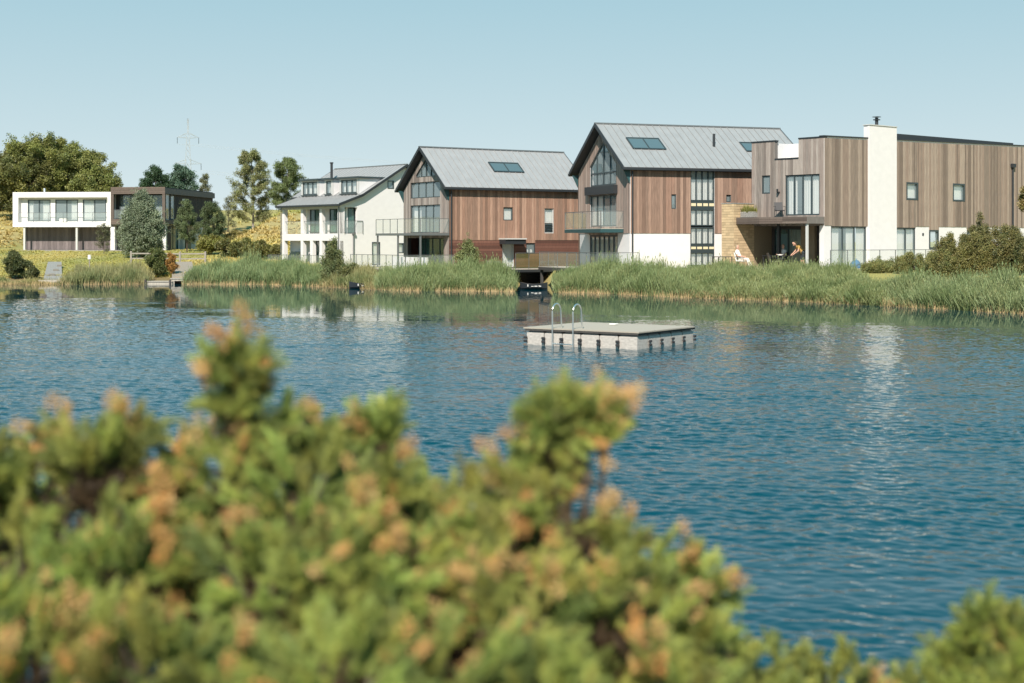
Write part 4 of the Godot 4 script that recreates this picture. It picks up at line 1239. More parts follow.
func tuft_mesh() -> ArrayMesh:
	var mb := white_colors(MB.new())
	for k in 12:
		var p := Vector3(rng.randf_range(-0.12, 0.12), -0.02, rng.randf_range(-0.12, 0.12))
		var t := p + Vector3(rng.randf_range(-0.25, 0.25), rng.randf_range(0.5, 1.0), rng.randf_range(-0.25, 0.25))
		var a := rng.randf() * TAU
		var s := Vector3(cos(a), 0, sin(a)) * 0.035
		var q := rng.randf_range(0.75, 1.2)
		mb.tint = Color(q, q, q * 0.95)
		mb.tri(p - s, p + s, t, Vector3(-s.z, 0, s.x))
	return mb.mesh()

func grasses() -> void:
	var xf := []; var co := []
	for k in 26000:
		var t := -0.46 + 0.5 * rng.randf()
		var d := 92.0 + 125.0 * rng.randf() * rng.randf()
		var x := t * d
		if d < shore(x) + 2.0: continue
		if x > -52.0 and x < -34.0 and d > 144.0 and d < 163.0: continue
		if x > -15.0 and d > 84.0 and d < 135.0: continue
		var y := ground_y(x, d)
		var wild := smoothstep(1.6, 2.8, y) if d > 118.0 else 0.0
		if absf(x + 18.5) < 9.0: wild = maxf(wild, 0.5)
		var h := lerpf(0.10, 0.55, wild * rng.randf())
		xf.append(Transform3D(Basis(Vector3.UP, rng.randf() * TAU).scaled(Vector3(1.0 + wild, h, 1.0 + wild)), Vector3(x, y, -d)))
		var c := Color(0.58, 0.47, 0.15).lerp(Color(0.31, 0.35, 0.085), clampf(0.35 + 0.9 * fine_noise.get_noise_2d(x * 3.0, d * 1.3) + rng.randf_range(-0.2, 0.2), 0.0, 1.0))
		c = c.lerp(Color(0.56, 0.41, 0.16), wild * clampf(0.2 + 1.5 * shape_noise.get_noise_2d(x * 5.0 + 50.0, d * 3.0), 0.0, 0.9)) * rng.randf_range(0.8, 1.15)
		c.a = 1.0
		co.append(c)
	var o := multi("grass", SPRIG[3], M.reed, xf, co)
	tag(o, "dry yellow grass over the lawn and hillside", "grass", "", "stuff")

func far_plants() -> void:
	var olive := Color(0.135, 0.165, 0.04); var dark := Color(0.03, 0.06, 0.024); var sage := Color(0.13, 0.175, 0.105); var yellow := Color(0.30, 0.21, 0.05)
	var wood := "trees on the hill behind the flat roofed house"
	for q in [[-512.0, 192.0, 5.0, 11.0, "dark spreading tree at the very edge of the picture behind the lawn", 0.6], [-462.0, 185.0, 4.9, 12.0, "tallest olive green broadleaf tree above the white box house", 1.05], [-434.0, 186.0, 3.8, 10.6, "olive tree with a notched crown next to the tallest one", 0.95], [-417.0, 178.0, 2.7, 7.8, "smaller drooping olive tree ending the big clump", 1.05], [-552.0, 190.0, 5.0, 10.5, "broad tree beyond the dark spreading one", 0.7], [-490.0, 181.0, 4.4, 9.0, "low dense tree filling the clump's lower edge", 0.55]]:
		var bx_ := X(q[0], q[1])
		grown("broadleaf_tree", q[4], bx_, q[1], q[2], 1.2, q[3] + 4.4 - ground_y(bx_, q[1]), 46, 5600, 0.34, olive * q[5], {"r": 0.3, "alt": Color(0.25, 0.23, 0.055), "alt_share": 0.55, "group": wood})
	grown("evergreen_tree", "dark green compact tree behind the boarded wing", X(-359, 188.0), 188.0, 2.2, 1.0, 10.2, 34, 3000, 0.28, Color(0.035, 0.075, 0.03), {"r": 0.2, "group": wood})
	grown("conifer", "blue green bushy conifer beside the dark compact tree", X(-331, 195.0), 195.0, 2.5, 0.8, 10.2, 36, 3000, 0.28, Color(0.085, 0.15, 0.10), {"r": 0.2, "cone": 0.5, "group": wood})
	grown("slender_tree", "thin ragged tree between conifer and pylon's foot", X(-309, 196.0), 196.0, 1.0, 0.6, 9.2, 20, 420, 0.22, Color(0.15, 0.16, 0.08), {"r": 0.1, "cone": 0.6, "group": wood})
	grown("slender_tree", "small sparse sapling alone on the hill's skyline", X(-284, 200.0), 200.0, 1.1, 0.4, 5.4, 16, 260, 0.2, Color(0.17, 0.18, 0.10), {"r": 0.08, "cone": 0.5, "group": wood})
	grown("birch_tree", "tall loose birch on the hill with pale trunk", X(-259, 200.0), 200.0, 3.3, 0.8, 12.4, 38, 2500, 0.25, Color(0.17, 0.195, 0.07), {"r": 0.17, "bark": M.bark_pale, "cone": 0.65, "alt": Color(0.26, 0.25, 0.11), "alt_share": 0.6, "group": wood})
	grown("birch_tree", "bushy young birch next to the white house's dormers", X(-225, 196.0), 196.0, 2.7, 0.4, 8.4, 34, 2500, 0.25, Color(0.13, 0.17, 0.06), {"r": 0.14, "bark": M.bark_pale, "cone": 0.6, "group": wood})
	# round the flat roofed house
	tree("willow_leaved_pear", "egg shaped silvery green tree before the boarded wing", "tree", X(-370, 128.0), 128.0, cone(2.15, 0.15, 6.1, 16, 0.3), 4200, 0.20, sage, {"r": 0.14, "alt": Color(0.20, 0.23, 0.15), "alt_share": 0.8, "vary": 0.35})
	grown("young_tree", "slim upright tree against the dark side wall", X(-325, 139.0), 139.0, 1.0, 1.0, 5.2, 26, 1100, 0.15, Color(0.11, 0.145, 0.06), {"r": 0.07, "cone": 0.4})
	grown("young_tree", "slim tree at the back corner of the dark wing", X(-299, 148.0), 148.0, 1.2, 1.0, 5.3, 28, 1200, 0.16, Color(0.075, 0.105, 0.04), {"r": 0.08, "cone": 0.3})
	grown("young_tree", "thin sapling on the lawn before the white pier", X(-408, 134.0), 134.0, 0.5, 0.3, 3.0, 16, 330, 0.12, Color(0.10, 0.105, 0.05), {"r": 0.04, "cone": 0.3})
	# shrubs on the hill beside it
	var hill := "shrubs on the dry slope"
	var hs := [[-300.0, 132.0, 1.7, 2.0, "yellow green shrub nearest the wing on the dry slope", Color(0.15, 0.17, 0.035)], [-283.0, 126.0, 1.9, 1.7, "dark low shrub at the foot of the dry slope", Color(0.075, 0.10, 0.03)], [-262.0, 128.0, 2.6, 1.8, "widest green shrub on the dry slope", Color(0.10, 0.13, 0.03)], [-247.0, 122.0, 1.9, 1.6, "shrub on the slope beside the white house's corner", Color(0.12, 0.14, 0.04)], [-292.0, 150.0, 2.0, 2.6, "olive shrub high on the slope behind the wing", Color(0.14, 0.13, 0.035)], [-272.0, 165.0, 2.3, 2.0, "rounded shrub under the tall birch", Color(0.16, 0.15, 0.04)]]
	for q in hs:
		tree("shrub", q[4], "shrub", X(q[0], q[1]), q[1], broad(q[2], 0.0, q[3], 9), 1100, 0.22, q[5], {"r": 0.06, "stem": "stems", "part": "foliage", "alt": yellow, "alt_share": 0.4, "group": hill})
	# shrubs on the water's edge
	var ws := [[-496.0, 99.8, 0.95, 2.0, "dark rounded bush at the water's edge by the ramp", Color(0.045, 0.075, 0.025), 900], [-479.0, 99.5, 0.42, 1.15, "little bush beside the dark rounded one", Color(0.05, 0.075, 0.025), 300], [-357.0, 101.5, 0.98, 2.05, "round green bush behind the low jetty", Color(0.07, 0.105, 0.028), 900], [-342.0, 101.8, 0.5, 1.6, "rust coloured shrub by the gravel slip", Color(0.30, 0.15, 0.035), 420], [-179.0, 94.0, 0.85, 3.3, "loose young birch in front of the columns", Color(0.11, 0.15, 0.06), 700], [-167.0, 93.2, 1.15, 1.5, "spreading dark shrub below the loose birch", Color(0.06, 0.085, 0.028), 700], [-44.0, 91.5, 0.85, 2.5, "pale pointed shrub before the reddish boards", Color(0.15, 0.19, 0.075), 700]]
	for q in ws:
		var l: Array = cone(q[2], 0.0, q[3], 9, 0.3) if q[3] > 2.2 else broad(q[2], 0.0, q[3], 9)
		tree("shrub", q[4], "shrub", X(q[0], q[1]), q[1], l, q[6], 0.15, q[5], {"r": 0.04, "stem": "stems", "part": "foliage", "vary": 0.35, "alt": yellow, "alt_share": 0.25})
	var rs := [[371.0, 75.5, 1.0, 0.85, "low scrub before the chimney's foot", Color(0.13, 0.17, 0.055), 900], [399.0, 73.5, 0.8, 1.25, "small green bush at the end of the glass balustrade", Color(0.12, 0.15, 0.05), 900], [452.0, 68.5, 1.55, 2.35, "bulky olive bush under the white ground floor wall", Color(0.115, 0.125, 0.035), 2600], [428.0, 68.0, 0.9, 1.7, "low green bush at the deck's end", Color(0.10, 0.13, 0.04), 1000], [489.0, 68.0, 1.35, 2.75, "tallest olive bush beside the downpipe", Color(0.085, 0.10, 0.03), 2400], [524.0, 66.5, 1.6, 2.3, "deep green bush at the picture's edge below the downpipe", Color(0.065, 0.09, 0.028), 2400], [470.0, 71.0, 1.1, 2.9, "upright bush behind the bulky olive one", Color(0.10, 0.11, 0.035), 1400]]
	for q in rs:
		tree("shrub", q[4], "shrub", X(q[0], q[1]), q[1], upright(q[2], q[3], 34), int(q[6] * 1.6), 0.095, q[5], {"r": 0.05, "stem": "stems", "part": "foliage", "vary": 0.4, "alt": Color(0.30, 0.24, 0.08), "alt_share": 0.6, "group": "bushes before the grey boarded house"})
	tree("garden_tree", "tree with yellowing leaves reaching in at the picture's edge", "tree", X(531, 72.0), 72.0, broad(1.25, 2.4, 4.9, 9), 1500, 0.15, Color(0.16, 0.16, 0.05), {"r": 0.1, "alt": Color(0.32, 0.20, 0.07), "alt_share": 0.7})
	# reeds
	var g := Color(0.185, 0.25, 0.105)
	reeds("thin reeds between the ramp and the round bush", -31.2, -25.6, 1.0, Color(0.29, 0.28, 0.13), 520)
	reeds("tall green reeds before the dry slope and the columns", -22.6, -12.6, 1.15, Color(0.18, 0.26, 0.115), 2600)
	reeds("short reeds before the white end wall", -12.4, -8.6, 0.95, Color(0.25, 0.24, 0.10), 800)
	reeds("reeds below the reddish boarded house", -8.2, 0.0, 1.12, g, 2600)
	reeds("reeds between footbridge and the glass gabled house's terrace", 2.7, 9.6, 1.22, g, 3000)
	reeds("longest reed bed before the grey boarded house's deck", 9.7, 17.6, 0.80, Color(0.20, 0.25, 0.10), 7500, 8.0)
	reeds("nearest reeds below the olive bushes", 17.7, 27.0, 0.92, Color(0.195, 0.255, 0.115), 5200, 4.6)
	reeds("sparse rushes along the lawn's edge", -42.0, -31.6, 0.4, Color(0.33, 0.28, 0.10), 700, 1.5)
	grasses()

# ---------------------------------------------------------------- gorse in front of the camera
func gorse_shoot(n: int, sd: int) -> ArrayMesh:
	var r := RandomNumberGenerator.new(); r.seed = sd
	var mb := white_colors(MB.new())
	# axis of length one, spines round it
	mb.tint = Color(0.8, 0.75, 0.55)
	mb.tube([Vector3.ZERO, Vector3(0.01, 0.5, 0), Vector3(0, 0.97, 0.01)], [0.016, 0.012, 0.004], 4, false)
	for k in n:
		var t := pow((k + 0.5) / n, 0.9)
		var a := k * 2.39996 + r.randf_range(-0.4, 0.4)
		var up := lerpf(0.45, 1.3, t) + r.randf_range(-0.2, 0.2)
		var d := Vector3(cos(a), up, sin(a)).normalized()
		var l := lerpf(0.30, 0.20, t) * r.randf_range(0.75, 1.2)
		var p := Vector3(0, t * 0.97, 0)
		var s := d.cross(Vector3(r.randf_range(-1, 1), r.randf_range(-1, 1), r.randf_range(-1, 1))).normalized() * 0.022
		var q := r.randf_range(0.8, 1.2)
		mb.tint = Color(q, q, q * 0.9)
		mb.tri(p - s, p + s, p + d * l, d.cross(s))
		# side spines
		var m := p + d * l * 0.45
		for j in 2:
			var e := (d + Vector3(r.randf_range(-1, 1), r.randf_range(-0.4, 1), r.randf_range(-1, 1)) * 0.9).normalized()
			var w := e.cross(d).normalized() * 0.016
			mb.tri(m - w, m + w, m + e * l * 0.5, e.cross(w))
	return mb.mesh()

func seed_head(sd: int) -> ArrayMesh:
	var r := RandomNumberGenerator.new(); r.seed = sd
	var mb := white_colors(MB.new())
	# a cluster of small withered flowers and pods
	for k in 16:
		var a := k * 2.4; var t := k / 16.0
		var p := Vector3(cos(a) * 0.22, t * 0.9, sin(a) * 0.22)
		var d := Vector3(cos(a), 0.7, sin(a)).normalized()
		var s := d.cross(Vector3.UP).normalized() * 0.12
		var u := d.cross(s).normalized() * 0.09
		var q := r.randf_range(0.75, 1.2)
		mb.tint = Color(q, q, q)
		var tip := p + d * 0.34
		var m := p + d * 0.16
		for e in [[s, u], [u, -s], [-s, -u], [-u, s]]:
			mb.tri(p, m + e[0], m + e[1], e[0] + e[1]); mb.tri(tip, m + e[0], m + e[1], e[0] + e[1])
	return mb.mesh()

var SHOOTS := []
func gorse(label: String, at: Vector2, lobes: Array, dens: float, green: Color, brown: float) -> void:
	var gy := ground_y(at.x, at.y)
	var root := thing("gorse_bush", label, "gorse bush", Vector3(at.x, gy, -at.y), 0.0, "gorse on the near bank")
	var sm := MB.new()
	var xf := [[], [], []]; var co := [[], [], []]; var bxf := []; var bco := []
	for l in lobes:
		# l: x, distance, y of the lobe's middle, radius, stretch upwards
		var c := Vector3(l[0], l[2], -l[1]) - root.position
		var R: float = l[3]
		var foot := Vector3(c.x * 0.55, -0.05, c.z * 0.55)
		var mid := foot.lerp(c, 0.55) + Vector3(rng.randf_range(-0.06, 0.06), 0, rng.randf_range(-0.06, 0.06))
		sm.tube([foot, mid, c], [0.02, 0.014, 0.007], 6)
		var tufts := maxi(10, int(dens * 25.0 * pow(R / 0.2 + 0.12, 2.0)))
		for k in tufts:
			var p := rvec().normalized()
			p.y = p.y * 0.75 + 0.18
			var depth := rng.randf_range(0.5, 1.0)
			var bump := 1.0 + 0.35 * fine_noise.get_noise_3d(p.x * 70.0 + l[0] * 90.0, p.y * 70.0, p.z * 70.0 + l[1] * 50.0)
			var q: Vector3 = c + p * R * depth * bump * Vector3(1, l[4], 1)
			if k % 3 == 0: sm.tube([mid.lerp(c, 0.8), q], [0.006, 0.003], 4, false)
			var hue := rng.randf()
			var warm := clampf(0.5 + 1.6 * shape_noise.get_noise_3d(q.x * 160.0 + at.x * 70.0, q.y * 160.0, q.z * 160.0), 0.0, 1.0)
			var tan := rng.randf() < brown * 0.36 * warm + 0.008
			var g0 := green.lerp(Color(0.06, 0.11, 0.04), 0.75 * hue * hue).lerp(Color(0.50, 0.47, 0.10), 0.3 * rng.randf() * rng.randf())
			g0 = g0.lerp(Color(0.34, 0.20, 0.06), 0.6 * warm * brown * rng.randf()) * rng.randf_range(0.85, 1.15)
			var axis := (p + rvec() * 0.5 + Vector3(0, 0.5, 0)).normalized()
			for j in 14:
				var d := (axis + rvec() * 0.75 + Vector3(0, 0.1, 0)).normalized()
				var sc := rng.randf_range(0.05, 0.105)
				var b := Basis(Quaternion(Vector3.UP, d)) * Basis(Vector3.UP, rng.randf() * TAU) * Basis.from_scale(Vector3(sc, sc, sc))
				var w := rng.randi() % 3
				xf[w].append(Transform3D(b, q + axis * rng.randf_range(-0.05, 0.035)))
				var g := g0.lerp(Color(0.52, 0.50, 0.11), 0.55 * rng.randf() if rng.randf() < 0.4 else 0.0) * rng.randf_range(0.75, 1.25)
				g.a = 1.0
				co[w].append(g)
			if tan:
				for j in 6:
					var s := rng.randf_range(0.026, 0.046)
					bxf.append(Transform3D(Basis(Quaternion(Vector3.UP, (axis + rvec() * 0.8).normalized())) * Basis.from_scale(Vector3(s, s * 1.4, s)), q + axis * rng.randf_range(0.0, 0.11) + rvec() * 0.04))
					var bc := Color(0.58, 0.28, 0.08).lerp(Color(0.56, 0.38, 0.15), rng.randf()) * rng.randf_range(0.8, 1.15)
					bc.a = 1.0
					bco.append(bc)
		# the dead, brown inside of the bush
		for k in int(dens * 120.0 * pow(R / 0.2, 2.0)):
			var w := rng.randi() % 3
			var dd := (rvec() + Vector3(0, 0.3, 0)).normalized()
			xf[w].append(Transform3D(Basis(Quaternion(Vector3.UP, dd)) * Basis.from_scale(Vector3.ONE * rng.randf_range(0.07, 0.12)), c + rvec() * R * 0.55 + Vector3(0, -0.4 * R - 0.04, 0)))
			var dc := Color(0.085, 0.055, 0.028) * rng.randf_range(0.6, 1.3)
			dc.a = 1.0
			co[w].append(dc)
	obj("stems", sm, M.bark, root)
	for w in 3: multi("foliage", SHOOTS[w], M.gorse, xf[w], co[w], root)
	if bxf.size(): multi("withered_flowers", SHOOTS[3], M.gorse, bxf, bco, root)

func near_gorse() -> void:
	for k in 3: SHOOTS.append(gorse_shoot(46, 71 + k))
	SHOOTS.append(seed_head(99))
	var green := Color(0.285, 0.385, 0.095)
	var L := func(px: float, py: float, d: float, rpx: float, st := 1.0) -> Array:
		return [(px - 512.0) / 1422.0 * d, d, EYE - (py + 20.0 - 241.0) / 1422.0 * d, maxf(rpx * 0.9 - 13.0, 8.0) / 1422.0 * d, st]
	var a := []
	for q in [[-30, 450, 4.3, 62], [30, 470, 4.5, 72], [95, 452, 4.3, 60], [75, 425, 4.4, 34], [125, 425, 4.3, 36], [150, 470, 4.4, 62], [20, 560, 4.0, 90], [-40, 640, 3.8, 100], [110, 570, 3.9, 95], [40, 660, 3.6, 100], [185, 470, 4.4, 46], [150, 660, 3.5, 95], [190, 560, 4.0, 80]]: a.append(L.call(q[0], q[1], q[2], q[3]))
	for k in 6: a.append(L.call(-40 + k * 62, 530 + 25 * (k % 2), 5.0, 88))
	gorse("broad gorse bush with many tan flower heads, cut by the picture's edge", Vector2(-1.35, 4.4), a, 1.0, green * 0.95, 1.0)
	a = []
	for q in [[240, 428, 4.2, 48], [238, 392, 4.2, 34], [238, 362, 4.2, 30, 1.0], [238, 345, 4.2, 26], [270, 420, 4.3, 44], [305, 432, 4.3, 44], [230, 480, 4.1, 66], [300, 490, 4.1, 74], [365, 445, 4.4, 46], [378, 412, 4.4, 28], [350, 425, 4.4, 28], [385, 490, 4.2, 58], [270, 570, 3.8, 92], [350, 580, 3.8, 92], [240, 665, 3.5, 90], [330, 670, 3.4, 95], [420, 520, 4.2, 56]]: a.append(L.call(q[0], q[1], q[2], q[3], q[4] if q.size() > 4 else 1.0))
	for k in 5: a.append(L.call(215 + k * 55, 520 + 30 * (k % 2), 4.9, 84))
	gorse("gorse bush with one tall upright spike above the water", Vector2(-0.65, 4.2), a, 1.0, green, 0.45)
	a = []
	for q in [[470, 500, 4.3, 48], [515, 480, 4.2, 42], [500, 530, 4.1, 66], [535, 460, 4.2, 38], [555, 432, 4.2, 34], [572, 405, 4.2, 30], [584, 392, 4.2, 26], [546, 402, 4.2, 22], [604, 418, 4.2, 22], [560, 500, 4.1, 60], [430, 590, 3.9, 90], [520, 610, 3.8, 92], [610, 540, 4.2, 50], [440, 680, 3.5, 90], [540, 690, 3.5, 90], [590, 580, 4.0, 66], [405, 540, 4.0, 60]]: a.append(L.call(q[0], q[1], q[2], q[3]))
	for k in 4: a.append(L.call(440 + k * 55, 585 + 25 * (k % 2), 4.9, 80))
	gorse("gorse bush with a leaning brown flecked branch near the raft", Vector2(0.1, 4.2), a, 1.0, green, 0.8)
	a = []
	for q in [[650, 550, 4.5, 52], [690, 560, 4.5, 44], [705, 575, 4.5, 34], [640, 610, 4.2, 70], [700, 630, 4.3, 52], [660, 690, 3.9, 80], [600, 650, 4.0, 70]]: a.append(L.call(q[0], q[1], q[2], q[3]))
	for k in 2: a.append(L.call(640 + k * 50, 640, 5.0, 66))
	gorse("rounded gorse bush in front of the open water", Vector2(0.52, 4.5), a, 1.0, green * 0.92, 0.55)
	a = []
	for q in [[745, 665, 5.2, 46], [785, 655, 5.3, 46], [830, 668, 5.2, 46], [780, 700, 4.9, 60], [870, 685, 5.2, 42], [905, 690, 5.2, 40], [830, 720, 4.9, 60]]: a.append(L.call(q[0], q[1], q[2], q[3]))
	gorse("low green gorse along the bottom by the water's edge", Vector2(1.1, 5.2), a, 1.1, Color(0.21, 0.26, 0.06), 0.15)
	a = []
	for q in [[985, 610, 4.6, 34, 1.2], [990, 640, 4.6, 46], [1020, 625, 4.6, 40], [955, 650, 4.6, 38], [1040, 660, 4.5, 60], [940, 690, 4.5, 52], [1000, 700, 4.4, 60], [1080, 640, 4.5, 60]]: a.append(L.call(q[0], q[1], q[2], q[3], q[4] if q.size() > 4 else 1.0))
	gorse("bright green gorse with few flowers in the corner by the water", Vector2(1.55, 4.6), a, 1.1, Color(0.25, 0.31, 0.06), 0.05)
# ---------------------------------------------------------------- raft, pylon, jetties, boats, furniture
func raft() -> void:
	var deg := 35.0
	var t := thing("swimming_raft", "floating swimming raft of pale plastic pontoons with a timber deck", "raft", Vector3(3.46, 0.0, -39.2), deg_to_rad(90.0 - deg))
	# local -z' along the long lit front, so use: x runs along the short side, z along the long side
	var A := 3.72; var B := 3.3
	# frame: corner at the origin, long side to -u, short side into the distance
	var nx := 5; var nz := 6
	for i in nx:
		for j in nz:
			if i > 0 and i < nx - 1 and j > 0 and j < nz - 1: continue
			var x0 := i * B / nx; var z0 := -(j + 1) * A / nz
			bx("pontoon", Vector3(x0 + 0.016, -0.28, z0 + 0.016), Vector3(x0 + B / nx - 0.016, 0.395, z0 + A / nz - 0.016), M.float_plastic, t, 0.06)
	bx("deck_frame", Vector3(-0.03, 0.403, -A - 0.03), Vector3(B + 0.03, 0.455, 0.03), M.deck_dark, t)
	for k in 24:
		var a := B * k / 24.0
		bx("plank", Vector3(a - 0.045 + 0.004, 0.458, -A - 0.07), Vector3(a + B / 24.0 - 0.045 - 0.004, 0.492 + rng.randf() * 0.004, 0.07), M.raft_wood, t)
	# dark joining pins between pontoons
	for j in nz:
		pin(t, Vector3(-0.012, 0.0, -(j + 1) * A / nz), Vector3(-1, 0, 0))
	for i in nx: pin(t, Vector3((i + 1) * B / nx, 0.0, 0.012), Vector3(0, 0, 1))
	# ladder with two hooped handrails
	for s in [-2.05, -2.75]:
		var pts := []
		pts.append(Vector3(-0.09, -0.7, s)); pts.append(Vector3(-0.09, 0.95, s))
		for k in 9:
			var a := PI * k / 8.0
			pts.append(Vector3(0.13 - 0.22 * cos(a), 0.98 + 0.22 * sin(a), s))
		pts.append(Vector3(0.40, 0.49, s))
		pipe("handrail", pts, 0.022, M.steel, t)
	for y in [-0.5, -0.22, 0.06]: pipe("ladder_rung", [Vector3(-0.09, y, -2.05), Vector3(-0.09, y, -2.75)], 0.018, M.steel, t)
	bx("mooring_cleat", Vector3(2.3, 0.497, -2.3), Vector3(2.5, 0.54, -2.1), M.white_plastic, t, 0.015)

func pin(t: Node3D, p: Vector3, o: Vector3) -> void:
	var mb := MB.new()
	var s := Vector3(absf(o.z), 0, absf(o.x)) * 0.055
	for y in [0.10, 0.20]:
		var lo := p + o * 0.0 - s + Vector3(0, y - 0.035, 0); var hi := p + o * 0.05 + s + Vector3(0, y + 0.035, 0)
		mb.cbox(Vector3(minf(lo.x, hi.x), lo.y, minf(lo.z, hi.z)), Vector3(maxf(lo.x, hi.x), hi.y, maxf(lo.z, hi.z)), 0.012)
	obj("joining_pin", mb, M.float_dark, t)

func pylon() -> void:
	var d := 600.0
	var x := (188.0 - 512.0) / 1422.0 * d
	var gy := ground_y(x, d)
	var t := thing("electricity_pylon", "faint steel lattice pylon on the skyline", "pylon", Vector3(x, gy, -d), 0.25)
	var H := 50.0 - gy + 2.0
	var W := func(y: float) -> float: return lerpf(3.4, 1.1, clampf(y / (H * 0.62), 0.0, 1.0)) if y < H * 0.62 else lerpf(1.1, 0.5, (y - H * 0.62) / (H * 0.3)) if y < H * 0.92 else 0.25
	var leg := MB.new(); var lat := MB.new()  # thin members and pale colour stand in for haze
	var lev := [0.0, 6.0, 11.5, 16.5, 21.0, 25.0, 28.5, 31.5, 34.0, 36.5, 39.0, 41.5, 44.0, 46.5, H]
	for s in [[-1, -1], [1, -1], [1, 1], [-1, 1]]:
		var pts := []; var rr := []
		for y in lev:
			var w: float = W.call(y)
			pts.append(Vector3(w * s[0], y, w * s[1])); rr.append(0.08)
		leg.tube(pts, rr, 4)
	for k in lev.size() - 1:
		for s in [[-1, -1, 1, -1], [1, -1, 1, 1], [1, 1, -1, 1], [-1, 1, -1, -1]]:
			var a: float = W.call(lev[k]); var b: float = W.call(lev[k + 1])
			lat.tube([Vector3(a * s[0], lev[k], a * s[1]), Vector3(b * s[2], lev[k + 1], b * s[3])], [0.04, 0.04], 4, false)
			lat.tube([Vector3(a * s[2], lev[k], a * s[3]), Vector3(b * s[0], lev[k + 1], b * s[1])], [0.06, 0.06], 4, false)
	obj("leg", leg, M.galvanised_haze, t); obj("lattice", lat, M.galvanised_haze, t)
	for q in [[H - 5.5, 4.4], [H - 16.5, 5.4]]:
		for s in [-1.0, 1.0]:
			var am := MB.new()
			var e := Vector3(q[1] * s, q[0] + 0.2, 0)
			for z in [-0.8, 0.8]:
				am.tube([Vector3(0.8 * s, q[0], z), e], [0.09, 0.06], 4, false)
				am.tube([Vector3(0.8 * s, q[0] + 1.9, z), e], [0.09, 0.06], 4, false)
			for k in 4:
				var u := (k + 0.5) / 4.5
				am.tube([Vector3(lerpf(0.8, q[1], u) * s, lerpf(q[0], e.y, u), 0.8 * (1 - u)), Vector3(lerpf(0.8, q[1], u) * s, lerpf(q[0] + 1.9, e.y, u), 0.8 * (1 - u))], [0.05, 0.05], 4, false)
			obj("cross_arm", am, M.galvanised_haze, t)
			pipe("insulator", [e, e + Vector3(0, -2.6, 0)], 0.12, M.frame, t, 6)
	# conductors running off behind the houses
	for q in [[H - 8.1, 4.4], [H - 19.1, 5.4]]:
		for s in [-1.0, 1.0]:
			var pts := []
			for k in 15:
				var u := k / 14.0
				pts.append(Vector3(lerpf(q[1] * s, 330.0 + q[1] * s * 0.4, u), q[0] - 34.0 * u * (1 - u) - 3.0 * u, lerpf(0.0, 60.0 + s * 8.0, u)))
			pipe("conductor", pts, 0.035, M.galvanised_haze, t, 4)

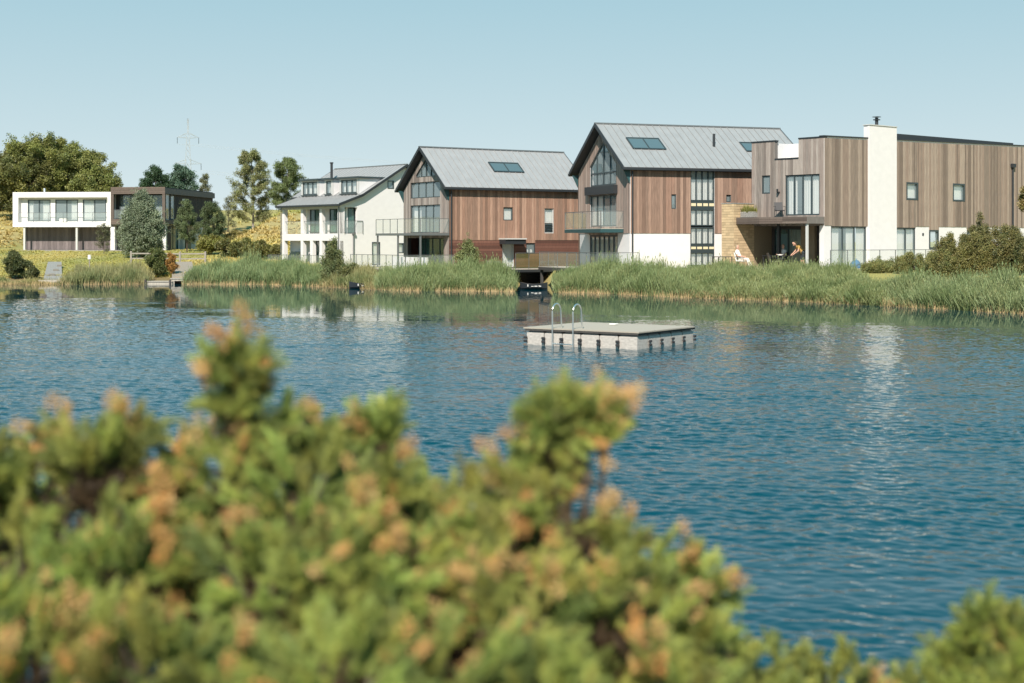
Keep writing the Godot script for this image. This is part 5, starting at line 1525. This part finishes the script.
func jetties() -> void:
	# concrete ramp by the dark bush
	var t := thing("boat_ramp", "pale sloping ramp with dark posts beside the dark bush", "ramp", Vector3(X(-459, 100.0), 0.0, -100.0), 0.30)
	var mb := MB.new()
	mb.hexa([Vector3(-0.62, 0.02, 1.0), Vector3(0.62, 0.02, 1.0), Vector3(0.5, 0.75, -10.5), Vector3(-0.5, 0.75, -10.5), Vector3(-0.62, 0.36, 1.0), Vector3(0.62, 0.36, 1.0), Vector3(0.5, 1.4, -10.5), Vector3(-0.5, 1.4, -10.5)])
	obj("ramp_slab", mb, M.concrete, t)
	for x in [-0.5, -0.1, 0.35]: bx("post", Vector3(x, -1.0, 0.9), Vector3(x + 0.14, 0.05, 1.04), M.deck_dark, t)
	bx("landing", Vector3(-0.95, 0.12, 1.003), Vector3(0.66, 0.30, 1.75), M.deck_wood, t)
	for q in 3: bx("step_stone", Vector3(-0.3 + q * 0.25, 0.4 + q * 0.27, -1.4 - q * 3.0), Vector3(0.15 + q * 0.2, 0.7 + q * 0.27, -1.0 - q * 3.0), M.stone, t, 0.05)
	# low jetty and the gravel slip
	var j := thing("jetty", "low weathered jetty of boards below the round bush", "jetty", Vector3(X(-352, 99.4), 0.0, -99.4), 0.0)
	var dk := bx("jetty_frame", Vector3(-1.0, 0.0, -0.6), Vector3(1.0, 0.16, 0.6), M.deck_wood, j)
	for k in 14:
		var a := -1.05 + 2.1 * k / 14.0
		bx("plank", Vector3(a + 0.004, 0.163, -0.66), Vector3(a + 0.142, 0.205, 0.66), M.deck_wood, dk)
	for x in [-0.9, 0.8]: bx("post", Vector3(x, -1.2, 0.602), Vector3(x + 0.12, 0.32, 0.72), M.deck_dark, j)
	var s := thing("slipway", "pale gravel slip running down to a small wooden stage", "slipway", Vector3(X(-329, 100.5), 0.0, -100.5), 0.22)
	mb = MB.new()
	mb.hexa([Vector3(-0.75, -0.2, 0.6), Vector3(0.9, -0.2, 0.6), Vector3(0.6, 0.3, -10.0), Vector3(-0.9, 0.3, -10.0), Vector3(-0.75, 0.5, 0.6), Vector3(0.9, 0.5, 0.6), Vector3(0.6, 1.4, -10.0), Vector3(-0.9, 1.4, -10.0)])
	obj("slip_surface", mb, mat("gravel", 0.44, 0.37, 0.29, 0.95, 0, M.stone.albedo_texture, 0.8), s)
	var st := bx("stage", Vector3(-0.8, 0.22, 0.603), Vector3(0.95, 0.36, 1.5), M.deck_wood, s)
	for k in 11: bx("plank", Vector3(-0.85 + k * 0.165, 0.362, 0.58), Vector3(-0.85 + k * 0.165 + 0.155, 0.40, 1.55), M.deck_wood, st)
	for x in [-0.7, 0.0, 0.75]: bx("post", Vector3(x, -1.0, 1.38), Vector3(x + 0.13, 0.218, 1.49), M.deck_wood, s)
	# post and rail fence behind
	var fx := X(-345, 115.0)
	var f := thing("post_and_rail_fence", "weathered post and rail fence behind the shore bushes", "fence", Vector3(fx, ground_y(fx, 115.0), -115.0))
	var xs := [-2.9, -0.9, 1.05, 3.1]
	for x in xs:
		var y := ground_y(fx + x, 115.0) - f.position.y
		bx("post", Vector3(x - 0.07, y - 0.4, -0.07), Vector3(x + 0.07, y + 1.0, 0.07), M.bark_pale, f, 0.015)
	for k in 3:
		for h in [0.42, 0.82]:
			var a := Vector3(xs[k] + 0.072, ground_y(fx + xs[k], 115.0) - f.position.y + h, 0.0); var b := Vector3(xs[k + 1] - 0.072, ground_y(fx + xs[k + 1], 115.0) - f.position.y + h, 0.0)
			var r := MB.new()
			var u := Vector3(0, 0.05, 0); var w := Vector3(0, 0, 0.03)
			r.hexa([a - u - w, b - u - w, b - u + w, a - u + w, a + u - w, b + u - w, b + u + w, a + u + w])
			obj("rail", r, M.bark_pale, f)
	# white marker on the bank
	var mk := X(-422.5, 104.0)
	var m := thing("marker_post", "small white topped post among the thin reeds", "post", Vector3(mk, ground_y(mk, 104.0), -104.0))
	pipe("post", [Vector3(0, -0.3, 0), Vector3(0, 1.0, 0)], 0.05, M.bark_pale, m)
	pipe("cap", [Vector3(0, 1.002, 0), Vector3(0, 1.1, 0), Vector3(0, 1.32, 0)], 0.13, M.white_plastic, m)

func boat(label: String, at: Vector3, turn: float, L: float) -> void:
	var t := thing("rowing_boat", label, "boat", at, turn, "small dark boats by the bank")
	var hull := MB.new(); var inner := MB.new()
	var n := 10
	var sec := func(k: int, s: float) -> Array:
		var u := float(k) / n
		var w: float = L * 0.19 * pow(sin(PI * (0.12 + 0.86 * u)), 0.6) * s
		var sh: float = 0.34 + 0.12 * pow(u * 2.0 - 1.0, 2.0)
		var x := (u - 0.5) * L
		return [Vector3(x, sh, -w), Vector3(x, 0.10, -w * 0.85), Vector3(x, -0.12 + 0.1 * (1 - s), 0), Vector3(x, 0.10, w * 0.85), Vector3(x, sh, w)]
	for k in n:
		var a: Array = sec.call(k, 1.0); var b: Array = sec.call(k + 1, 1.0); var c: Array = sec.call(k, 0.88); var d: Array = sec.call(k + 1, 0.88)
		for q in 4:
			var o: Vector3 = (a[q] + a[q + 1]) / 2.0; o.x = 0.0; o.y -= 0.3
			hull.quad(a[q], b[q], b[q + 1], a[q + 1], o)
			inner.quad(c[q], d[q], d[q + 1], c[q + 1], -o)
		for q in [0, 4]: hull.quad(a[q], b[q], d[q], c[q], Vector3.UP)
	for k in [0, n]:
		var a: Array = sec.call(k, 1.0)
		for q in 3: hull.tri(a[0], a[q + 1], a[mini(q + 2, 4)], Vector3(-1 if k == 0 else 1, 0, 0))
	obj("hull", hull, M.hull_dark, t); obj("lining", inner, M.deck_dark, t)
	for u in [-0.2, 0.18]: bx("thwart", Vector3(u * L - 0.1, 0.22, -L * 0.155), Vector3(u * L + 0.1, 0.26, L * 0.155), M.deck_wood, t)
	for q in [[-0.22, 0.1, 0.2], [-0.08, 0.22, 0.06], [0.04, 0.26, 0.09], [0.2, 0.2, 0.09]]:
		bx("white_mark", Vector3(q[0] * L, 0.18, L * 0.185), Vector3(q[0] * L + q[1] * 0.7, 0.18 + q[2] * 0.7, L * 0.21), M.frame_pale, t)

func seat(label: String, at: Vector3, turn: float, m: Material, group := "") -> void:
	var t := thing("garden_chair", label, "chair", at, turn, group)
	bx("seat", Vector3(-0.26, 0.38, -0.27), Vector3(0.26, 0.43, 0.27), m, t, 0.015)
	var b := MB.new()
	b.hexa([Vector3(-0.25, 0.43, -0.27), Vector3(0.25, 0.43, -0.27), Vector3(0.25, 0.43, -0.23), Vector3(-0.25, 0.43, -0.23), Vector3(-0.24, 0.9, -0.40), Vector3(0.24, 0.9, -0.40), Vector3(0.24, 0.9, -0.37), Vector3(-0.24, 0.9, -0.37)])
	obj("backrest", b, m, t)
	for p in [[-0.24, 0.24], [0.24, 0.24], [-0.24, -0.24], [0.24, -0.24]]:
		pipe("leg", [Vector3(p[0], 0.38, p[1]), Vector3(p[0] * 1.08, 0.0, p[1] * 1.12)], 0.016, M.dark_furniture, t, 6)
	for s in [-1.0, 1.0]: pipe("armrest", [Vector3(0.26 * s, 0.43, 0.22), Vector3(0.28 * s, 0.64, 0.2), Vector3(0.28 * s, 0.65, -0.3)], 0.016, M.dark_furniture, t, 6)

# a person as one skin: tapered capsules joined with a smooth minimum, meshed as surface nets
func body(bones: Array, cell: float, k: float) -> MB:
	var lo := Vector3.ONE * 1e9; var hi := -lo
	for b in bones:
		for e in [[b[0], b[2]], [b[1], b[3]]]:
			lo = lo.min(e[0] - Vector3.ONE * (e[1] + 2.5 * cell)); hi = hi.max(e[0] + Vector3.ONE * (e[1] + 2.5 * cell))
	var n := Vector3i(((hi - lo) / cell).ceil()) + Vector3i.ONE
	var field := PackedFloat32Array(); field.resize(n.x * n.y * n.z); field.fill(1.0)
	var own := PackedInt32Array(); own.resize(field.size())
	var best := PackedFloat32Array(); best.resize(field.size()); best.fill(1e9)
	for bi in bones.size():
		var b: Array = bones[bi]
		var a: Vector3 = b[0]; var c: Vector3 = b[1]; var ra: float = b[2]; var rb: float = b[3]
		var R := maxf(ra, rb) + k + 2.0 * cell
		var i0 := Vector3i(((a.min(c) - Vector3.ONE * R - lo) / cell).floor()).clamp(Vector3i.ZERO, n - Vector3i.ONE)
		var i1 := Vector3i(((a.max(c) + Vector3.ONE * R - lo) / cell).ceil()).clamp(Vector3i.ZERO, n - Vector3i.ONE)
		var ac := c - a; var l2 := maxf(ac.length_squared(), 1e-9)
		for z in range(i0.z, i1.z + 1):
			for y in range(i0.y, i1.y + 1):
				for x in range(i0.x, i1.x + 1):
					var p := lo + Vector3(x, y, z) * cell
					var t := clampf((p - a).dot(ac) / l2, 0.0, 1.0)
					var d := p.distance_to(a + ac * t) - lerpf(ra, rb, t)
					var q := x + n.x * (y + n.y * z)
					if d < best[q]: best[q] = d; own[q] = bi
					var f := field[q]
					var h := maxf(k - absf(f - d), 0.0) / k
					field[q] = minf(f, d) - h * h * k * 0.25
	var mb := white_colors(MB.new())
	var ids := {}
	var st := [1, n.x, n.x * n.y]
	var corner := [Vector3i(0, 0, 0), Vector3i(1, 0, 0), Vector3i(0, 1, 0), Vector3i(1, 1, 0), Vector3i(0, 0, 1), Vector3i(1, 0, 1), Vector3i(0, 1, 1), Vector3i(1, 1, 1)]
	var edges := [[0, 1], [2, 3], [4, 5], [6, 7], [0, 2], [1, 3], [4, 6], [5, 7], [0, 4], [1, 5], [2, 6], [3, 7]]
	for z in n.z - 1:
		for y in n.y - 1:
			for x in n.x - 1:
				var q := x + n.x * (y + n.y * z)
				var s := []; var neg := 0
				for c in corner:
					var f: float = field[q + c.x + c.y * st[1] + c.z * st[2]]
					s.append(f)
					if f < 0.0: neg += 1
				if neg == 0 or neg == 8: continue
				var sum := Vector3.ZERO; var cnt := 0
				for e in edges:
					var f0: float = s[e[0]]; var f1: float = s[e[1]]
					if (f0 < 0.0) != (f1 < 0.0):
						sum += Vector3(corner[e[0]]).lerp(Vector3(corner[e[1]]), f0 / (f0 - f1)); cnt += 1
				ids[q] = mb.v.size()
				mb.v.append(lo + (Vector3(x, y, z) + sum / cnt) * cell)
				mb.n.append(Vector3(s[1] + s[3] + s[5] + s[7] - s[0] - s[2] - s[4] - s[6], s[2] + s[3] + s[6] + s[7] - s[0] - s[1] - s[4] - s[5], s[4] + s[5] + s[6] + s[7] - s[0] - s[1] - s[2] - s[3]).normalized())
				mb.c.append(bones[own[q]][4])
	for q in ids.keys():
		for ax in 3:
			var f0 := field[q]; var f1: float = field[q + st[ax]]
			if (f0 < 0.0) == (f1 < 0.0): continue
			var u: int = st[(ax + 1) % 3]; var w: int = st[(ax + 2) % 3]
			if not (ids.has(q - u) and ids.has(q - w) and ids.has(q - u - w)): continue
			var a: int = ids[q]; var b: int = ids[q - u]; var c: int = ids[q - u - w]; var d: int = ids[q - w]
			if (mb.v[b] - mb.v[a]).cross(mb.v[c] - mb.v[a]).dot(mb.n[a]) < 0.0:
				for e in [a, b, c, a, c, d]: mb.idx.append(e)
			else:
				for e in [a, c, b, a, d, c]: mb.idx.append(e)
	return mb

# joints of one person in metres, facing +z; hands and faces get their small forms
func person(label: String, at: Vector3, turn: float, J: Dictionary, top: Color, legs: Color, hair: Color, group := "people on the far terrace") -> void:
	var skin := Color(0.50, 0.29, 0.20)
	var t := thing("person", label, "person", at, turn, group)
	var b := []
	var hip: Vector3 = J.hip; var chest: Vector3 = J.chest; var neck: Vector3 = J.neck; var head: Vector3 = J.head
	var sx: Vector3 = J.get("side", Vector3(1, 0, 0))
	b.append([hip - sx * 0.08, hip + sx * 0.08, 0.12, 0.12, legs]); b.append([hip, (hip + chest) / 2.0, 0.125, 0.12, top]); b.append([(hip + chest) / 2.0, chest, 0.12, 0.135, top])
	b.append([chest - sx * 0.14, chest + sx * 0.14, 0.085, 0.085, top]); b.append([chest, neck, 0.075, 0.055, skin])
	b.append([neck, head, 0.055, 0.085, skin]); b.append([head, head + (head - neck).normalized() * 0.07, 0.09, 0.088, skin])
	var face: Vector3 = J.face.normalized()
	b.append([head + face * 0.06, head + face * 0.105 + Vector3(0, -0.01, 0), 0.02, 0.014, skin])
	b.append([head + face * 0.05 + Vector3(0, -0.06, 0), head + face * 0.07 + Vector3(0, -0.07, 0), 0.04, 0.03, skin])
	for s in [-1.0, 1.0]:
		var k: String = "l" if s < 0 else "r"
		var sh: Vector3 = chest + sx * s * 0.17 + Vector3(0, 0.02, 0)
		var el: Vector3 = J["elbow_" + k]; var wr: Vector3 = J["wrist_" + k]
		b.append([sh, sh.lerp(el, 0.55), 0.055, 0.047, top]); b.append([sh.lerp(el, 0.55), el, 0.045, 0.038, skin]); b.append([el, wr, 0.038, 0.026, skin])
		var hd := (wr - el).normalized()
		var across := hd.cross(Vector3.UP).normalized() if absf(hd.y) < 0.9 else sx
		b.append([wr, wr + hd * 0.075, 0.026, 0.034, skin])
		for f in 4: b.append([wr + hd * 0.08 + across * (f - 1.5) * 0.019, wr + hd * [0.145, 0.16, 0.155, 0.135][f] + across * (f - 1.5) * 0.023 + Vector3(0, -0.02, 0), 0.0105, 0.009, skin])
		b.append([wr + hd * 0.03, wr + hd * 0.085 - across * s * 0.055, 0.013, 0.0105, skin])
		var kn: Vector3 = J["knee_" + k]; var an: Vector3 = J["ankle_" + k]
		var hp: Vector3 = hip + sx * s * 0.09
		b.append([hp, kn, 0.09, 0.06, legs]); b.append([kn, an, 0.057, 0.038, J.get("shin", legs)])
		b.append([an + Vector3(0, -0.03, 0), an + J.toe.normalized() * 0.15 + Vector3(0, -0.045, 0), 0.042, 0.032, Color(0.05, 0.05, 0.05)])
		b.append([head + face.cross(Vector3.UP).normalized() * s * 0.088, head + face.cross(Vector3.UP).normalized() * s * 0.096 + Vector3(0, 0.03, 0), 0.014, 0.018, skin])
	obj("body", body(b, 0.016, 0.03), M.body, t)
	var hb := [[head + Vector3(0, 0.055, 0) - face * 0.02, head + Vector3(0, 0.085, 0) - face * 0.03, 0.092, 0.085, hair], [head - face * 0.045, head - face * 0.06 + Vector3(0, -0.06, 0), 0.075, 0.05, hair]]
	obj("hair", body(hb, 0.016, 0.03), M.body, t)
	var ey := MB.new()
	for s in [-1.0, 1.0]:
		var c: Vector3 = head + face * 0.083 + face.cross(Vector3.UP).normalized() * s * 0.033 + Vector3(0, 0.018, 0)
		ey.cbox(c - Vector3.ONE * 0.011, c + Vector3.ONE * 0.011, 0.004)
	obj("eyes", ey, M.dark_furniture, t)

func furnish() -> void:
	# things on the porch and deck of the grey boarded house: its local axes in the world
	var th := deg_to_rad(39.8)
	var O := Vector3(17.99, 1.44 - 0.022, -82.0)
	var B := Basis(Vector3.UP, th)
	var P := func(x: float, z: float, y := 0.0) -> Vector3: return O + B * Vector3(x, y, z)
	var out := th - PI / 2.0   # faces out of the porch, along -x of the house
	var dine := "dining set on the porch"
	seat("pale sling chair by the brick screen, under a person in white", P.call(-2.2, -4.3), th + 0.35, M.white_plastic)
	seat("dark garden chair behind the porch table", P.call(0.15, -3.2), out, M.dark_furniture, dine)
	seat("dark garden chair at the table's near end", P.call(-1.9, -2.1), out + PI * 0.8, M.dark_furniture, dine)
	var tb := thing("garden_table", "dark slatted table on the shaded porch", "table", P.call(-0.75, -2.9), th, "")
	for k in 9: bx("slat", Vector3(-0.42 + k * 0.095, 0.70, -0.75), Vector3(-0.42 + k * 0.095 + 0.083, 0.73, 0.75), M.dark_furniture, tb)
	for p in [[-0.36, -0.66], [0.36, -0.66], [-0.36, 0.66], [0.36, 0.66]]: bx("leg", Vector3(p[0] - 0.03, 0.0, p[1] - 0.03), Vector3(p[0] + 0.03, 0.697, p[1] + 0.03), M.dark_furniture, tb)
	var pl := thing("serving_dish", "pale dish standing on the porch table", "dish", P.call(-0.75, -2.6, 0.732), th)
	var dm := MB.new()
	dm.tube([Vector3(0, 0.0, 0), Vector3(0, 0.015, 0), Vector3(0, 0.06, 0)], [0.10, 0.12, 0.2], 14)
	obj("bowl", dm, M.white_plastic, pl)
	pipe("rim", [Vector3(0, 0.061, 0), Vector3(0, 0.07, 0)], 0.205, M.white_plastic, pl, 14)
	# three people
	person("person in white reclining on the pale chair by the brick screen", P.call(-2.2, -4.3), th + 0.35,
		{"hip": Vector3(0, 0.53, -0.08), "chest": Vector3(0, 0.93, -0.27), "neck": Vector3(0, 1.06, -0.28), "head": Vector3(0, 1.18, -0.26), "face": Vector3(0, 0, 1), "toe": Vector3(0, 0, 1),
		"elbow_l": Vector3(-0.27, 0.70, -0.16), "wrist_l": Vector3(-0.2, 0.66, 0.1), "elbow_r": Vector3(0.27, 0.70, -0.16), "wrist_r": Vector3(0.2, 0.66, 0.1),
		"knee_l": Vector3(-0.11, 0.52, 0.36), "ankle_l": Vector3(-0.11, 0.08, 0.55), "knee_r": Vector3(0.11, 0.52, 0.36), "ankle_r": Vector3(0.12, 0.08, 0.62)}, Color(0.75, 0.72, 0.66), Color(0.66, 0.60, 0.52), Color(0.30, 0.24, 0.17))
	person("person in pale top sitting behind the porch table", P.call(0.15, -3.2), out,
		{"hip": Vector3(0, 0.53, -0.1), "chest": Vector3(0, 0.98, -0.12), "neck": Vector3(0, 1.11, -0.11), "head": Vector3(0, 1.24, -0.08), "face": Vector3(0.3, -0.1, 1), "toe": Vector3(0, 0, 1),
		"elbow_l": Vector3(-0.26, 0.76, 0.02), "wrist_l": Vector3(-0.14, 0.78, 0.26), "elbow_r": Vector3(0.26, 0.76, 0.02), "wrist_r": Vector3(0.14, 0.78, 0.26),
		"knee_l": Vector3(-0.11, 0.51, 0.34), "ankle_l": Vector3(-0.11, 0.08, 0.36), "knee_r": Vector3(0.11, 0.51, 0.34), "ankle_r": Vector3(0.12, 0.08, 0.36)}, Color(0.70, 0.64, 0.60), Color(0.05, 0.06, 0.09), Color(0.10, 0.07, 0.05))
	person("person standing and bending over the table in a yellow top", P.call(-0.25, -1.35), -PI / 2.0 + 0.15,
		{"hip": Vector3(0, 0.92, -0.02), "chest": Vector3(0, 1.27, 0.26), "neck": Vector3(0, 1.35, 0.37), "head": Vector3(0, 1.42, 0.48), "face": Vector3(0, -0.45, 1), "toe": Vector3(0, 0, 1),
		"elbow_l": Vector3(-0.24, 1.0, 0.36), "wrist_l": Vector3(-0.16, 0.84, 0.56), "elbow_r": Vector3(0.24, 1.0, 0.36), "wrist_r": Vector3(0.16, 0.84, 0.56),
		"knee_l": Vector3(-0.11, 0.5, 0.06), "ankle_l": Vector3(-0.11, 0.09, -0.06), "knee_r": Vector3(0.11, 0.5, 0.03), "ankle_r": Vector3(0.12, 0.09, -0.1), "shin": Color(0.50, 0.29, 0.20)}, Color(0.45, 0.27, 0.08), Color(0.02, 0.03, 0.035), Color(0.42, 0.30, 0.16))
	# square side frame by the brick screen
	var fr := thing("side_table", "open dark metal side table against the brick screen", "table", P.call(-2.5, -5.55), th)
	bx("table_top", Vector3(-0.3, 0.62, -0.55), Vector3(0.3, 0.66, 0.55), M.deck_dark, fr)
	for p in [[-0.27, -0.52], [0.27, -0.52], [-0.27, 0.52], [0.27, 0.52]]: bx("leg", Vector3(p[0] - 0.025, 0.0, p[1] - 0.025), Vector3(p[0] + 0.025, 0.618, p[1] + 0.025), M.deck_dark, fr)
	# blue bag by the glass doors
	var bg := thing("beanbag", "blue beanbag on the deck before the curtained doors", "beanbag", P.call(1.95, 0.75), 0.3)
	var bm := MB.new()
	bm.tube([Vector3(0, 0.0, 0), Vector3(0, 0.05, 0), Vector3(0.01, 0.2, 0), Vector3(0.03, 0.36, 0.01), Vector3(0.04, 0.46, 0.0), Vector3(0.04, 0.5, 0)], [0.26, 0.31, 0.33, 0.25, 0.12, 0.03], 14)
	obj("bag", bm, M.blue_fabric, bg)
	pipe("handle", [Vector3(0.0, 0.47, 0), Vector3(-0.03, 0.55, 0), Vector3(0.06, 0.56, 0), Vector3(0.08, 0.47, 0)], 0.012, M.blue_fabric, bg, 6)
	# balcony over the porch: planter and chair
	var pn := thing("planter_box", "long pale planter of grasses on the porch roof", "planter", P.call(-1.2, -4.6, 2.985), th)
	bx("trough", Vector3(-0.2, 0.0, -0.5), Vector3(0.2, 0.34, 0.5), M.concrete, pn, 0.02)
	var xf := []; var co := []
	for k in 60:
		xf.append(Transform3D(Basis(Vector3.UP, rng.randf() * TAU).scaled(Vector3(0.7, rng.randf_range(0.25, 0.6), 0.7)), Vector3(rng.randf_range(-0.14, 0.14), 0.3, rng.randf_range(-0.44, 0.44))))
		co.append(Color(0.22, 0.22, 0.06) * rng.randf_range(0.7, 1.2))
	multi("leaves", SPRIG[3], M.reed, xf, co, pn)
	seat("black lounge chair on the porch roof terrace", P.call(-0.8, -2.6, 2.965), out + 0.9, M.dark_furniture)
	# white house: covered barbecue in the first bay, second cover
	var tw := deg_to_rad(41.3 - 90.0)
	var OW := Vector3(-13.79, 0.92 - 0.056, -114.0); var BW := Basis(Vector3.UP, tw)
	for q in [[-7.3, -0.5, 1.5, 1.25, "large dark green cover over a barbecue in the outer bay of the loggia"], [-5.0, -0.75, 0.7, 1.2, "narrow dark cover standing beside the loggia column"]]:
		var c := thing("covered_barbecue", q[4], "barbecue", OW + BW * Vector3(q[0], 0.0, q[1]), tw, "covered barbecues in the loggia")
		var cm := MB.new()
		var w: float = q[2] / 2.0
		cm.hexa([Vector3(-w, 0.06, -0.35), Vector3(w, 0.06, -0.35), Vector3(w, 0.06, 0.35), Vector3(-w, 0.06, 0.35), Vector3(-w * 0.94, 0.86, -0.3), Vector3(w * 0.94, 0.86, -0.3), Vector3(w * 0.94, 0.86, 0.32), Vector3(-w * 0.94, 0.86, 0.32)])
		cm.hexa([Vector3(-w * 0.94, 0.86, -0.3), Vector3(w * 0.94, 0.86, -0.3), Vector3(w * 0.94, 0.86, 0.32), Vector3(-w * 0.94, 0.86, 0.32), Vector3(-w * 0.55, q[3], -0.2), Vector3(w * 0.55, q[3], -0.2), Vector3(w * 0.55, q[3], 0.2), Vector3(-w * 0.55, q[3], 0.2)])
		obj("cover", cm, M.cover_green, c)
		for x in [-w * 0.8, w * 0.8]: pipe("wheel", [Vector3(x - 0.03, 0.07, 0.2), Vector3(x + 0.03, 0.07, 0.2)], 0.07, M.dark_furniture, c)
	# stones below the reddish house
	var tl := deg_to_rad(31.8)
	var OL := Vector3(-4.30, 1.16, -97.0); var BL := Basis(Vector3.UP, tl)
	var sn := thing("stone_pile", "low pile of pale stones at the foot of the red boards", "stones", OL + BL * Vector3(3.1, -0.25, 0.55), tl)
	for k in 14:
		var s := rng.randf_range(0.11, 0.2)
		var mb := MB.new()
		mb.cbox(-Vector3(s * 1.3, s * 0.7, s), Vector3(s * 1.3, s * 0.7, s), s * 0.3)
		var o := obj("stone", mb, M.stone, sn)
		o.position = Vector3(rng.randf_range(-0.5, 0.5), 0.12 + 0.24 * (k / 5), rng.randf_range(-0.15, 0.2)); o.rotation = Vector3(rng.randf_range(-0.2, 0.2), rng.randf() * 3.0, rng.randf_range(-0.2, 0.2))
	boat("dark rowing boat moored under the deck beside the white house", Vector3(X(-147, 90.0), 0.0, -89.6), 0.1, 1.9)
	boat("dark rowing boat tied up in the shadow of the footbridge", Vector3(1.35, 0.0, -88.0), -0.1, 1.7)

func build_scene() -> void:
	SPRIG = [leaf_sprig(22, 0.62, 0.34), reed_mesh(true), reed_mesh(false), tuft_mesh()]
	house_grey(); house_glass_gable(); house_larch(); house_white(); house_cube()
	raft(); jetties(); pylon()
	furnish()
	far_plants()
	near_gorse()
